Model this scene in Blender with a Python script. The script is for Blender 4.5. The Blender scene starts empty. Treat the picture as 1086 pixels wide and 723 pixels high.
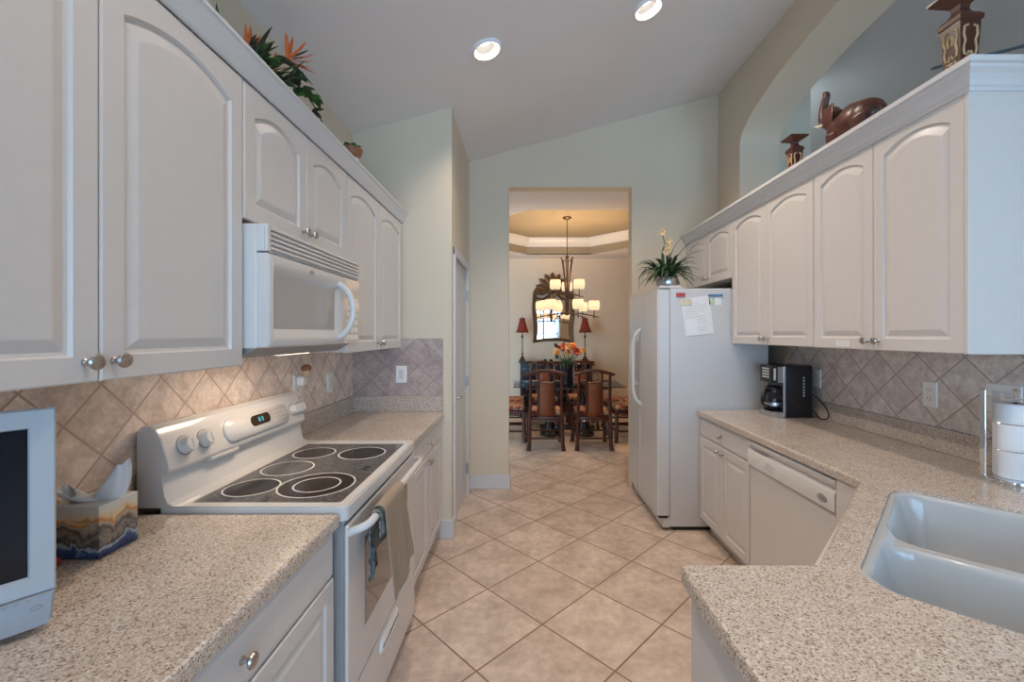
import bpy, bmesh, math, random
from mathutils import Vector, Matrix
R = math.radians
random.seed(7)
SC = bpy.context.scene
COL = SC.collection

# ------------------------------------------------------------------ camera, world, exposure
EYE = 1.473
cam = bpy.data.cameras.new('camera'); cam_o = bpy.data.objects.new('camera', cam); COL.objects.link(cam_o)
cam_o.location = (0, 0, EYE); cam_o.rotation_euler = (R(90), 0, 0)
cam.sensor_width = 36; cam.lens = 455 / 1086 * 36
cam.shift_x = (543 - 554.5) / 1086; cam.shift_y = (354.5 - 361.5) / 1086
cam.clip_start = 0.02
SC.camera = cam_o
SC.view_settings.view_transform = 'Standard'; SC.view_settings.look = 'None'
SC.view_settings.gamma = 1; SC.view_settings.use_curve_mapping = False
SC.view_settings.exposure = 0.0

SKY = (0.45, 0.72, 1.0); SKY_STRENGTH = 7.6
CAN_POWER = (10.0, 14.0, 13.0, 1.5, 0, 0); CAN_COLOR = (1.0, 0.84, 0.70)
SHADE_POWER = 17.0; SHADE_COLOR = (1.0, 0.66, 0.36)
HOOD_POWER = 2.0
w = bpy.data.worlds.new('sky'); SC.world = w; w.use_nodes = True
w.node_tree.nodes['Background'].inputs[0].default_value = (*SKY, 1)
w.node_tree.nodes['Background'].inputs[1].default_value = SKY_STRENGTH

XLW = -1.236
def area(name, loc, rot, sx, sy, power, color, portal=False, shape='RECTANGLE', spread=180):
    l = bpy.data.lights.new(name, 'AREA'); l.shape = shape; l.size = sx; l.size_y = sy
    l.energy = power; l.color = color; l.spread = R(spread)
    if portal: l.cycles.is_portal = True
    o = bpy.data.objects.new(name, l); COL.objects.link(o); o.location = loc; o.rotation_euler = rot
    return o
# daylight enters through the tall windows behind the camera and in the living room
area('window_portal', (0.9, -2.72, 1.45), (R(90), 0, 0), 3.8, 2.3, 1, (1, 1, 1), portal=True)
area('window_portal', (XLW + 0.03, -1.7, 1.45), (0, R(-90), 0), 1.9, 2.0, 1, (1, 1, 1), portal=True)
area('window_portal', (4.6, -2.72, 1.45), (R(90), 0, 0), 3.2, 2.3, 1, (1, 1, 1), portal=True)

# ------------------------------------------------------------------ materials
def srgb(r, g, b):
    f = lambda c: (c / 255) / 12.92 if c / 255 <= 0.04045 else ((c / 255 + 0.055) / 1.055) ** 2.4
    return (f(r), f(g), f(b))

class NT:
    def __init__(s, name):
        s.m = bpy.data.materials.new(name); s.m.use_nodes = True
        s.t = s.m.node_tree; s.b = s.t.nodes['Principled BSDF']; s.out = s.t.nodes['Material Output']
    def n(s, typ, **kw):
        x = s.t.nodes.new(typ)
        for k, v in kw.items():
            if k.startswith('_'): setattr(x, k[1:], v)
        for k, v in kw.items():
            if not k.startswith('_'):
                x.inputs[int(k[1:]) if k[0] == 'i' and k[1:].isdigit() else k.replace('__', ' ')].default_value = v
        return x
    def l(s, a, b): s.t.links.new(a, b)
    def mix(s, fac, a, b, blend='MIX'):
        x = s.t.nodes.new('ShaderNodeMix'); x.data_type = 'RGBA'; x.blend_type = blend
        for sock, v in ((x.inputs[0], fac), (x.inputs[6], a), (x.inputs[7], b)):
            if hasattr(v, 'links'): s.l(v, sock)
            elif isinstance(v, (int, float)): sock.default_value = v
            else: sock.default_value = (*v[:3], 1)
        return x.outputs[2]
    def ramp(s, src, stops, interp='LINEAR'):
        x = s.t.nodes.new('ShaderNodeValToRGB'); x.color_ramp.interpolation = interp
        e = x.color_ramp.elements
        while len(e) < len(stops): e.new(0.5)
        for el, (p, c) in zip(e, stops):
            el.position = p; el.color = (*c, 1) if len(c) == 3 else c
        s.l(src, x.inputs[0]); return x.outputs[0]
    def coord(s): return s.n('ShaderNodeTexCoord').outputs['Object']
    def noise(s, scale, detail=3, rough=0.5, vec=None):
        x = s.n('ShaderNodeTexNoise', Scale=scale, Detail=detail, Roughness=rough)
        s.l(vec or s.coord(), x.inputs['Vector']); return x.outputs['Fac']
    def bump(s, h, strength=0.2, dist=0.002):
        x = s.n('ShaderNodeBump', Strength=strength, Distance=dist); s.l(h, x.inputs['Height'])
        s.l(x.outputs[0], s.b.inputs['Normal'])

def pbr(name, col, rough=0.5, metal=0.0, spec=0.5, var=0.0, vscale=6, bump=0.0, bscale=60, coat=0.0, emit=None, estr=0):
    k = NT(name); b = k.b
    b.inputs['Base Color'].default_value = (*col, 1); b.inputs['Roughness'].default_value = rough
    b.inputs['Metallic'].default_value = metal; b.inputs['Specular IOR Level'].default_value = spec
    b.inputs['Coat Weight'].default_value = coat
    if var:
        f = k.noise(vscale, 4)
        c = k.ramp(f, [(0.3, tuple(x * (1 - var) for x in col)), (0.7, tuple(min(1, x * (1 + var)) for x in col))])
        k.l(c, b.inputs['Base Color'])
    if bump: k.bump(k.noise(bscale, 3), bump)
    if emit: b.inputs['Emission Color'].default_value = (*emit, 1); b.inputs['Emission Strength'].default_value = estr
    return k.m

M = {}
M['white'] = pbr('cabinet_white', (0.64, 0.602, 0.572), 0.38, var=0.012, vscale=30, bump=0.02, bscale=120)
M['trim'] = pbr('trim_white', (0.66, 0.65, 0.65), 0.4, var=0.01)
M['wall'] = pbr('wall_cream', (0.70, 0.60, 0.46), 0.8, var=0.015, vscale=3, bump=0.06, bscale=220)
M['wall_shade'] = M['wall']
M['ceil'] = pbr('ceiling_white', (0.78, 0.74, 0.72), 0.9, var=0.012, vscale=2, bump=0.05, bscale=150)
M['living'] = pbr('living_paint', (0.66, 0.56, 0.49), 0.9, var=0.03, vscale=1.2)
M['dwall'] = pbr('dining_wall_tan', (0.84, 0.67, 0.49), 0.8, var=0.015, vscale=3, bump=0.05, bscale=200)
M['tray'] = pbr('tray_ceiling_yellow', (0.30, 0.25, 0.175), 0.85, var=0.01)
M['enamel'] = pbr('appliance_white', (0.645, 0.62, 0.595), 0.22, coat=0.3, var=0.006)
M['enamel_tex'] = pbr('fridge_white', (0.62, 0.62, 0.62), 0.32, bump=0.08, bscale=700, var=0.006)
M['porcelain'] = pbr('sink_porcelain', (0.50, 0.50, 0.495), 0.15, coat=0.4, var=0.005)
M['nickel'] = pbr('brushed_nickel', (0.47, 0.44, 0.41), 0.32, 1.0, var=0.05, vscale=80)
M['chrome'] = pbr('chrome', (0.75, 0.77, 0.80), 0.08, 1.0)
M['black'] = pbr('black_plastic', (0.012, 0.012, 0.014), 0.25, var=0.1)
M['blackgap'] = pbr('dark_rubber', (0.02, 0.02, 0.02), 0.7)
M['grey'] = pbr('grey_plastic', (0.30, 0.29, 0.285), 0.4, var=0.03)
M['ltgrey'] = pbr('light_grey_print', (0.60, 0.585, 0.57), 0.5)
M['steel'] = pbr('stainless', (0.52, 0.52, 0.53), 0.28, 1.0, var=0.04, vscale=90)
M['plate'] = pbr('outlet_plastic', (0.84, 0.82, 0.78), 0.35)
M['paper'] = pbr('paper_white', (0.80, 0.80, 0.80), 0.8, var=0.02, vscale=20)
M['tissue'] = pbr('tissue_white', (0.84, 0.84, 0.85), 0.9)
M['tvframe'] = pbr('tv_frame', (0.46, 0.475, 0.50), 0.3, var=0.006)
M['tvscreen'] = pbr('tv_screen', (0.010, 0.011, 0.016), 0.15)
M['wood'] = pbr('chair_wood', (0.060, 0.014, 0.008), 0.3, var=0.3, vscale=9, coat=0.3)
M['darkwood'] = pbr('black_lacquer', (0.016, 0.009, 0.008), 0.18, var=0.2, coat=0.4)
M['iron'] = pbr('bronze_iron', (0.10, 0.06, 0.04), 0.4, 0.8, var=0.15, vscale=30)
M['gold'] = pbr('antique_gold', (0.15, 0.075, 0.030), 0.42, 0.5, var=0.35, vscale=25)
M['lampred'] = pbr('lamp_shade_red', (0.27, 0.035, 0.018), 0.8, var=0.1, vscale=40)
M['leaf'] = pbr('leaf_green', (0.03, 0.09, 0.025), 0.45, var=0.35, vscale=25)
M['leafdark'] = pbr('leaf_dark_green', (0.022, 0.042, 0.018), 0.5, var=0.35, vscale=25)
M['leafbright'] = pbr('leaf_bright_green', (0.06, 0.20, 0.04), 0.45, var=0.3, vscale=25)
M['orange'] = pbr('petal_orange', (0.72, 0.15, 0.035), 0.5, var=0.2, vscale=30)
M['yellow'] = pbr('petal_yellow', (0.85, 0.42, 0.08), 0.5, var=0.15, vscale=30)
M['red'] = pbr('petal_red', (0.45, 0.04, 0.02), 0.5, var=0.2, vscale=30)
M['cream'] = pbr('petal_cream', (0.58, 0.42, 0.24), 0.6, var=0.15, vscale=40)
M['terracotta'] = pbr('glazed_pot', (0.30, 0.12, 0.06), 0.4, var=0.3, vscale=30)
M['mahogany'] = pbr('carved_mahogany', (0.085, 0.023, 0.012), 0.36, var=0.35, vscale=14, coat=0.12)
M['ivory'] = pbr('ivory', (0.8, 0.74, 0.62), 0.4)
M['soil'] = pbr('moss', (0.08, 0.055, 0.03), 0.9, var=0.4, vscale=60)
M['magred'] = pbr('magnet_red', (0.45, 0.06, 0.05), 0.5)
M['magblue'] = pbr('magnet_blue', (0.10, 0.22, 0.38), 0.5)
M['tanpaper'] = pbr('tan_paper', (0.70, 0.62, 0.45), 0.8, var=0.1, vscale=40)
M['greenpaper'] = pbr('green_paper', (0.55, 0.68, 0.48), 0.8, var=0.1, vscale=40)
M['burner'] = pbr('burner_dark', (0.018, 0.013, 0.012), 0.12)
M['ring'] = pbr('burner_ring', (0.60, 0.58, 0.56), 0.4)
M['ovenglass'] = pbr('oven_window', (0.16, 0.13, 0.12), 0.08, coat=0.5)
M['mwglass'] = pbr('microwave_window', (0.44, 0.42, 0.40), 0.12, var=0.01)
M['mwkeys'] = pbr('microwave_keys', (0.72, 0.66, 0.56), 0.12, coat=0.6)  # white panel tinted warm, the chandelier's reflection put into its colour
M['display'] = pbr('display_dark', (0.035, 0.02, 0.015), 0.15)
M['digits'] = pbr('digits_teal', (0.02, 0.2, 0.2), 0.5, emit=(0.08, 0.55, 0.55), estr=0.9)
M['fanblade'] = pbr('fan_blade', (0.06, 0.09, 0.13), 0.4, var=0.1)
M['bulb'] = pbr('bulb_glow', (0.9, 0.9, 0.9), 0.5, emit=(1.0, 0.93, 0.84), estr=5.0)
M['baffle'] = pbr('can_baffle', (0.30, 0.29, 0.28), 0.6)
M['ringwhite'] = pbr('can_ring', (0.9, 0.9, 0.9), 0.4)
M['hoodlamp'] = pbr('hood_lamp_lens', (0.9, 0.9, 0.85), 0.4, emit=(1.0, 0.78, 0.55), estr=2.0)
M['cane'] = None

def m_clear(name, tint=(1, 1, 1), gloss=0.12):
    k = NT(name); k.t.nodes.remove(k.b)
    tr = k.n('ShaderNodeBsdfTransparent'); tr.inputs[0].default_value = (*tint, 1)
    gl = k.n('ShaderNodeBsdfGlossy', Roughness=0.03)
    fr = k.n('ShaderNodeFresnel', IOR=1.45)
    mx = k.n('ShaderNodeMixShader'); k.l(fr.outputs[0], mx.inputs[0]); k.l(tr.outputs[0], mx.inputs[1]); k.l(gl.outputs[0], mx.inputs[2])
    k.l(mx.outputs[0], k.out.inputs[0]); return k.m
M['glass'] = m_clear('clear_glass', (0.93, 0.96, 0.95))
M['smoke'] = m_clear('carafe_glass', (0.75, 0.72, 0.70))
M['pane'] = m_clear('window_glass', (0.97, 0.98, 1.0))
k = NT('mirror_silver'); k.b.inputs['Metallic'].default_value = 1; k.b.inputs['Roughness'].default_value = 0.02
k.b.inputs['Base Color'].default_value = (0.86, 0.86, 0.86, 1); M['mirror'] = k.m

def m_shade():
    k = NT('chandelier_glass'); k.t.nodes.remove(k.b)
    tl = k.n('ShaderNodeBsdfTranslucent'); tl.inputs[0].default_value = (0.016, 0.013, 0.010, 1)
    em = k.n('ShaderNodeEmission'); em.inputs[0].default_value = (1.0, 0.80, 0.56, 1); em.inputs[1].default_value = 0.62
    ad = k.n('ShaderNodeAddShader'); k.l(tl.outputs[0], ad.inputs[0]); k.l(em.outputs[0], ad.inputs[1])
    k.l(ad.outputs[0], k.out.inputs[0]); return k.m
M['shade'] = m_shade()

def m_tile(name, axes, anchor, half, c1, c2, grout, mort, mott, rough=0.4, hv=None, bump=0.35, soft=0.12):
    """45-degree square tiles in the plane of the two axes; anchor = one corner, half = half diagonal"""
    k = NT(name); co = k.coord()
    sp = k.n('ShaderNodeSeparateXYZ'); k.l(co, sp.inputs[0])
    cb = k.n('ShaderNodeCombineXYZ'); k.l(sp.outputs[axes[0]], cb.inputs[0])
    if hv: # stretch the second axis so that diamonds may be a little flatter than wide
        mu = k.n('ShaderNodeMath', _operation='MULTIPLY', i1=half / hv); k.l(sp.outputs[axes[1]], mu.inputs[0]); k.l(mu.outputs[0], cb.inputs[1])
        anchor = (anchor[0], anchor[1] * half / hv)
    else: k.l(sp.outputs[axes[1]], cb.inputs[1])
    s = half * math.sqrt(2); q = math.sqrt(0.5)
    u0 = (anchor[0] + anchor[1]) * q; v0 = (anchor[1] - anchor[0]) * q
    mp = k.n('ShaderNodeMapping'); mp.inputs['Rotation'].default_value = (0, 0, -R(45)); mp.inputs['Location'].default_value = (40 * s - u0, 40 * s - v0, 0)
    k.l(cb.outputs[0], mp.inputs[0])
    br = k.n('ShaderNodeTexBrick', _offset=0.0, _squash=1.0, Scale=1.0, Mortar__Size=mort, Mortar__Smooth=soft, Bias=0.0, Brick__Width=s, Row__Height=s)
    br.inputs['Color1'].default_value = (*c1, 1); br.inputs['Color2'].default_value = (*c2, 1); br.inputs['Mortar'].default_value = (*c1, 1)
    k.l(mp.outputs[0], br.inputs[0])
    n1 = k.noise(mott, 6, 0.62, co); n2 = k.noise(mott * 4.5, 4, 0.6, co)
    d = k.ramp(n1, [(0.34, (0.78, 0.745, 0.72)), (0.5, (0.97, 0.96, 0.95)), (0.66, (1.12, 1.12, 1.12))])
    d2 = k.ramp(n2, [(0.32, (0.86, 0.845, 0.835)), (0.68, (1.10, 1.10, 1.10))])
    c = k.mix(1.0, br.outputs['Color'], d, 'MULTIPLY'); c = k.mix(1.0, c, d2, 'MULTIPLY')
    c = k.mix(br.outputs['Fac'], c, grout)
    k.l(c, k.b.inputs['Base Color']); k.b.inputs['Roughness'].default_value = rough
    iv = k.n('ShaderNodeMath', _operation='SUBTRACT', i0=1.0); k.l(br.outputs['Fac'], iv.inputs[1])
    ad = k.n('ShaderNodeMath', _operation='MULTIPLY_ADD', i1=0.12); k.l(n2, ad.inputs[0]); k.l(iv.outputs[0], ad.inputs[2])
    k.bump(ad.outputs[0], bump, 0.003)
    return k.m
M['floor'] = m_tile('floor_tile', (0, 1), (0.10, 2.787), 0.3035, srgb(218, 198, 182), srgb(208, 186, 170), srgb(140, 110, 90), 0.0045, 5.0, 0.33)
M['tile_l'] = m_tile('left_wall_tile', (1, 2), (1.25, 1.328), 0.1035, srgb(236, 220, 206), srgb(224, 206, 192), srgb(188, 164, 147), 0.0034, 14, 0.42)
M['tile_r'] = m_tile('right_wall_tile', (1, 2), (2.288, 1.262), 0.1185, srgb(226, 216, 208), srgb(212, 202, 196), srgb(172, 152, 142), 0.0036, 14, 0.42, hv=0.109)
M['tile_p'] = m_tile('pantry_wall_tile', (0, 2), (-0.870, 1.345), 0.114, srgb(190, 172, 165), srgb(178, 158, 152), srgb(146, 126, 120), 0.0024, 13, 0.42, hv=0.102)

def m_granite():
    k = NT('speckled_stone'); co = k.coord()
    v = k.n('ShaderNodeTexVoronoi', Scale=300.0); k.l(co, v.inputs['Vector'])
    sp = k.n('ShaderNodeSeparateColor'); k.l(v.outputs['Color'], sp.inputs[0])
    base = k.ramp(sp.outputs[0], [(0.0, srgb(140, 120, 104)), (0.09, srgb(172, 155, 140)), (0.28, srgb(195, 180, 166)), (0.66, srgb(201, 188, 175)), (0.86, srgb(216, 207, 197)), (1.0, srgb(222, 214, 206))], 'CONSTANT')
    v2 = k.n('ShaderNodeTexVoronoi', Scale=190.0); k.l(co, v2.inputs['Vector'])
    s2 = k.n('ShaderNodeSeparateColor'); k.l(v2.outputs['Color'], s2.inputs[0])
    dk = k.n('ShaderNodeMath', _operation='GREATER_THAN', i1=0.95); k.l(s2.outputs[1], dk.inputs[0])
    ds = k.n('ShaderNodeMath', _operation='LESS_THAN', i1=0.40); k.l(v2.outputs['Distance'], ds.inputs[0])
    mm = k.n('ShaderNodeMath', _operation='MULTIPLY'); k.l(dk.outputs[0], mm.inputs[0]); k.l(ds.outputs[0], mm.inputs[1])
    c = k.mix(mm.outputs[0], base, srgb(112, 98, 90))
    d = k.ramp(k.noise(9, 3, 0.5, co), [(0.3, (0.94, 0.93, 0.92)), (0.7, (1.05, 1.05, 1.05))])
    c = k.mix(1.0, c, d, 'MULTIPLY')
    k.l(c, k.b.inputs['Base Color']); k.b.inputs['Roughness'].default_value = 0.22; return k.m
M['stone'] = m_granite()

def m_cooktop():
    k = NT('ceramic_cooktop'); v = k.n('ShaderNodeTexVoronoi', Scale=260.0); k.l(k.coord(), v.inputs['Vector'])
    sp = k.n('ShaderNodeSeparateColor'); k.l(v.outputs['Color'], sp.inputs[0])
    c = k.ramp(sp.outputs[0], [(0, (0.045, 0.042, 0.042)), (0.6, (0.085, 0.082, 0.08)), (1, (0.16, 0.155, 0.15))])
    k.l(c, k.b.inputs['Base Color']); k.b.inputs['Roughness'].default_value = 0.10; return k.m
M['cooktop'] = m_cooktop()

def m_weave(name, a, b, scale, axis='Z'):
    k = NT(name); wv = k.n('ShaderNodeTexWave', _bands_direction=axis, Scale=scale, Distortion=1.5, Detail=2.0); k.l(k.coord(), wv.inputs['Vector'])
    c = k.ramp(wv.outputs[1], [(0, a), (1, b)]); k.l(c, k.b.inputs['Base Color']); k.b.inputs['Roughness'].default_value = 0.6
    k.bump(wv.outputs[1], 0.3); return k.m
M['cane'] = m_weave('woven_cane', (0.15, 0.038, 0.010), (0.25, 0.072, 0.018), 38)
M['towel'] = m_weave('towel_beige', srgb(138, 121, 104), srgb(163, 147, 130), 18, 'Y')
M['speaker'] = m_weave('speaker_mesh', (0.32, 0.34, 0.38), (0.42, 0.44, 0.48), 120, 'Z')

def m_patches(name, stops, scale, rough=0.8, dist=1.2):
    k = NT(name); n = k.n('ShaderNodeTexNoise', Scale=scale, Detail=2.5, Distortion=dist); k.l(k.coord(), n.inputs['Vector'])
    c = k.ramp(n.outputs['Fac'], stops, 'CONSTANT'); k.l(c, k.b.inputs['Base Color']); k.b.inputs['Roughness'].default_value = rough; return k.m
M['towel_blue'] = m_patches('towel_blue_pattern', [(0, (0.035, 0.04, 0.045)), (0.46, (0.16, 0.19, 0.195)), (0.56, (0.30, 0.32, 0.31)), (0.62, (0.07, 0.08, 0.09))], 22)
M['cushion'] = m_patches('cushion_tropical', [(0, (0.03, 0.012, 0.010)), (0.38, (0.20, 0.028, 0.015)), (0.50, (0.36, 0.28, 0.17)), (0.57, (0.20, 0.03, 0.018)), (0.64, (0.03, 0.028, 0.02))], 7.5)
M['carved'] = m_patches('carved_panel', [(0, (0.09, 0.022, 0.012)), (0.47, (0.55, 0.38, 0.19)), (0.56, (0.10, 0.025, 0.012)), (0.62, (0.60, 0.44, 0.24))], 30, 0.5, 0.6)

def m_box():
    k = NT('tissue_box_scene'); co = k.coord(); sp = k.n('ShaderNodeSeparateXYZ'); k.l(co, sp.inputs[0])
    n = k.n('ShaderNodeTexNoise', Scale=17.0, Detail=5.0, Distortion=0.9); k.l(co, n.inputs['Vector'])
    ad = k.n('ShaderNodeMath', _operation='MULTIPLY_ADD', i1=0.11, i2=-0.055); k.l(n.outputs['Fac'], ad.inputs[0])
    su = k.n('ShaderNodeMath', _operation='ADD'); k.l(ad.outputs[0], su.inputs[0]); k.l(sp.outputs[2], su.inputs[1])
    mr = k.n('ShaderNodeMath', _operation='DIVIDE', i1=0.132); k.l(su.outputs[0], mr.inputs[0])
    c = k.ramp(mr.outputs[0], [(0.0, (0.015, 0.03, 0.10)), (0.16, (0.04, 0.09, 0.22)), (0.24, (0.45, 0.50, 0.56)), (0.30, (0.05, 0.04, 0.05)), (0.38, (0.30, 0.25, 0.20)), (0.50, (0.10, 0.07, 0.06)), (0.60, (0.50, 0.40, 0.30)), (0.66, (0.55, 0.20, 0.05)), (0.72, (0.75, 0.50, 0.24)), (0.84, (0.72, 0.64, 0.52)), (1.0, (0.66, 0.64, 0.60))])
    k.l(c, k.b.inputs['Base Color']); k.b.inputs['Roughness'].default_value = 0.35; return k.m
M['tissuebox'] = m_box()

# ------------------------------------------------------------------ mesh builder
class MB:
    def __init__(s): s.bm = bmesh.new(); s.flat = []
    def _xf(s, vs, mat):
        if mat is not None: bmesh.ops.transform(s.bm, matrix=mat, verts=vs)
    def box(s, x0, x1, y0, y1, z0, z1, r=0.0, seg=2, mat=None):
        q = bmesh.ops.create_cube(s.bm, size=1.0)['verts']
        for v in q:
            v.co = Vector(((x0 + x1) / 2 + v.co.x * (x1 - x0), (y0 + y1) / 2 + v.co.y * (y1 - y0), (z0 + z1) / 2 + v.co.z * (z1 - z0)))
        if r:
            es = list({e for v in q for e in v.link_edges})
            res = bmesh.ops.bevel(s.bm, geom=es, offset=r, segments=seg, affect='EDGES', profile=0.5)
            q = list({v for f in res['faces'] for v in f.verts} | {v for v in q if v.is_valid})
        s._xf(q, mat); return s
    def lathe(s, prof, n=24, mat=None, cap=True):
        rings = []
        for r, z in prof:
            rings.append([s.bm.verts.new((r * math.cos(2 * math.pi * i / n), r * math.sin(2 * math.pi * i / n), z)) for i in range(n)])
        for a, b in zip(rings, rings[1:]):
            for i in range(n): s.bm.faces.new((a[i], a[(i + 1) % n], b[(i + 1) % n], b[i]))
        if cap:
            s.bm.faces.new(rings[0][::-1]); s.bm.faces.new(rings[-1])
        s._xf([v for q in rings for v in q], mat); return s
    def tube(s, pts, r, n=8, closed=False, flat=1.0):
        pts = [Vector(p) for p in pts]; m = len(pts); rs = r if isinstance(r, (list, tuple)) else [r] * m
        rings = []; prev = None
        for i, p in enumerate(pts):
            a = pts[i - 1] if (i or closed) else p; b = pts[(i + 1) % m] if (i < m - 1 or closed) else p
            t = (b - a).normalized()
            if prev is None:
                up = Vector((0, 0, 1)) if abs(t.z) < 0.9 else Vector((1, 0, 0)); x = t.cross(up).normalized()
            else:
                x = (prev - t * prev.dot(t)); x = x.normalized() if x.length > 1e-6 else t.orthogonal().normalized()
            prev = x; y = t.cross(x)
            rings.append([s.bm.verts.new(p + (x * math.cos(2 * math.pi * j / n) + y * math.sin(2 * math.pi * j / n) * flat) * rs[i]) for j in range(n)])
        prs = list(zip(rings, rings[1:])) + ([(rings[-1], rings[0])] if closed else [])
        for a, b in prs:
            for j in range(n): s.bm.faces.new((a[j], a[(j + 1) % n], b[(j + 1) % n], b[j]))
        if not closed: s.bm.faces.new(rings[0][::-1]); s.bm.faces.new(rings[-1])
        return s
    def loops(s, L, cap0=True, cap1=True):
        rings = [[s.bm.verts.new(p) for p in q] for q in L]
        for a, b in zip(rings, rings[1:]):
            n = len(a)
            for i in range(n): s.bm.faces.new((a[i], a[(i + 1) % n], b[(i + 1) % n], b[i]))
        if cap0: s.bm.faces.new(rings[0][::-1])
        if cap1: s.bm.faces.new(rings[-1])
        return s
    def plate(s, outer, holes, f, d0, d1):
        """flat plate with holes; f(u,v,d) -> point"""
        tmp = bmesh.new(); es = []
        for lp in [outer] + holes:
            vs = [tmp.verts.new((u, v, 0)) for u, v in lp]
            es += [tmp.edges.new((vs[i], vs[(i + 1) % len(vs)])) for i in range(len(vs))]
        bmesh.ops.triangle_fill(tmp, edges=es, use_beauty=True)
        tmp.verts.index_update(); V = [v.co.copy() for v in tmp.verts]; F = [[v.index for v in q.verts] for q in tmp.faces]; tmp.free()
        A = [s.bm.verts.new(f(v.x, v.y, d0)) for v in V]; B = [s.bm.verts.new(f(v.x, v.y, d1)) for v in V]
        for q in F:
            s.bm.faces.new([A[i] for i in q]); s.bm.faces.new([B[i] for i in reversed(q)])
        o = 0
        for lp in [outer] + holes:
            n = len(lp)
            for i in range(n): s.bm.faces.new((A[o + i], A[o + (i + 1) % n], B[o + (i + 1) % n], B[o + i]))
            o += n
        return s
    def prism(s, poly, f, d0, d1): return s.plate(poly, [], f, d0, d1)
    def sheet(s, grid, closed=False):
        V = [[s.bm.verts.new(p) for p in row] for row in grid]
        for a, b in zip(V, V[1:]):
            for i in range(len(a) - 1): s.bm.faces.new((a[i], a[i + 1], b[i + 1], b[i]))
        return s
    def sphere(s, c, r, sx=1, sy=1, sz=1, n=12, mat=None):
        q = bmesh.ops.create_uvsphere(s.bm, u_segments=n, v_segments=max(6, n // 2 + 1), radius=r)['verts']
        for v in q: v.co = Vector((c[0] + v.co.x * sx, c[1] + v.co.y * sy, c[2] + v.co.z * sz))
        s._xf(q, mat); return s
    def build(s, name, mat, parent=None, smooth=False, angle=35, solid=0.0, sub=0):
        bmesh.ops.recalc_face_normals(s.bm, faces=s.bm.faces[:])
        if parent is not None:
            mw = WORLD.get(id_of(root_of(parent)))
            if mw is not None: bmesh.ops.transform(s.bm, matrix=mw.inverted(), verts=s.bm.verts[:])
        me = bpy.data.meshes.new(name); s.bm.to_mesh(me); s.bm.free()
        o = bpy.data.objects.new(name, me); COL.objects.link(o)
        me.materials.append(M[mat] if isinstance(mat, str) else mat)
        if smooth:
            for p in me.polygons: p.use_smooth = True
            if angle < 180: me.set_sharp_from_angle(angle=R(angle))
        if solid:
            md = o.modifiers.new('thickness', 'SOLIDIFY'); md.thickness = solid; md.offset = 0
        if sub:
            md = o.modifiers.new('smooth', 'SUBSURF'); md.levels = sub; md.render_levels = sub
        if parent is not None: o.parent = parent
        return o
WORLD = {}
def id_of(o): return o.get('_k')
def root_of(o):
    while o.parent is not None: o = o.parent
    return o
def finish_keys():
    for o in bpy.data.objects:
        if '_k' in o: del o['_k']
_cnt = [0]
def thing(name, label, cat, loc=(0, 0, 0), rotz=0.0, group=None):
    """an empty at the thing's base; its parts are built in world coordinates and re-based by build()"""
    o = bpy.data.objects.new(name, None); COL.objects.link(o); o.empty_display_size = 0.05
    o.location = loc; o.rotation_euler = (0, 0, rotz)
    _cnt[0] += 1; o['_k'] = _cnt[0]; WORLD[_cnt[0]] = Matrix.Translation(loc) @ Matrix.Rotation(rotz, 4, 'Z')
    return tag(o, label, cat, group)
def tag(o, label, cat, group=None, kind=None):
    o['label'] = label; o['category'] = cat
    if group: o['group'] = group
    if kind: o['kind'] = kind
    return o
def struct(o, label=None):
    o['kind'] = 'structure'
    if label: o['label'] = label
    return o
def loc_of(root, p): return WORLD[root['_k']].inverted() @ Vector(p)
def copy_tree(o, parent=None):
    c = o.copy(); COL.objects.link(c)
    if parent is not None: c.parent = parent
    for ch in list(o.children): copy_tree(ch, c)
    return c
XY = lambda u, v, d: (u, v, d)
def fX(x, sgn=1): return lambda u, v, d: (x + sgn * d, u, v)
def fY(y, sgn=1): return lambda u, v, d: (u, y + sgn * d, v)
def rrect(u0, u1, v0, v1, r, n=6):
    p = []
    for cx, cy, a in ((u1 - r, v1 - r, 0), (u0 + r, v1 - r, 90), (u0 + r, v0 + r, 180), (u1 - r, v0 + r, 270)):
        p += [(cx + r * math.cos(R(a + 90 * i / n)), cy + r * math.sin(R(a + 90 * i / n))) for i in range(n + 1)]
    return p
def circle(cx, cy, r, n=32, sy=1): return [(cx + r * math.cos(2 * math.pi * i / n), cy + r * sy * math.sin(2 * math.pi * i / n)) for i in range(n)]
def bez(p0, p1, p2, n=10):
    p0, p1, p2 = Vector(p0), Vector(p1), Vector(p2)
    return [p0 * (1 - t) ** 2 + p1 * 2 * t * (1 - t) + p2 * t * t for t in [i / n for i in range(n + 1)]]

# ================================================================== THE ROOM
XL, XR, XU, YB = -1.236, 2.0, 1.866, 4.10          # left wall, lower right wall, upper right wall, back wall
CEIL = lambda x: 3.257 + 0.271 * x
DZ = 2.88                                          # dining room ceiling / opening height
DY = 7.97
def S(name, mb, mat, **kw): return struct(mb.build(name, mat, **kw))

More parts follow.
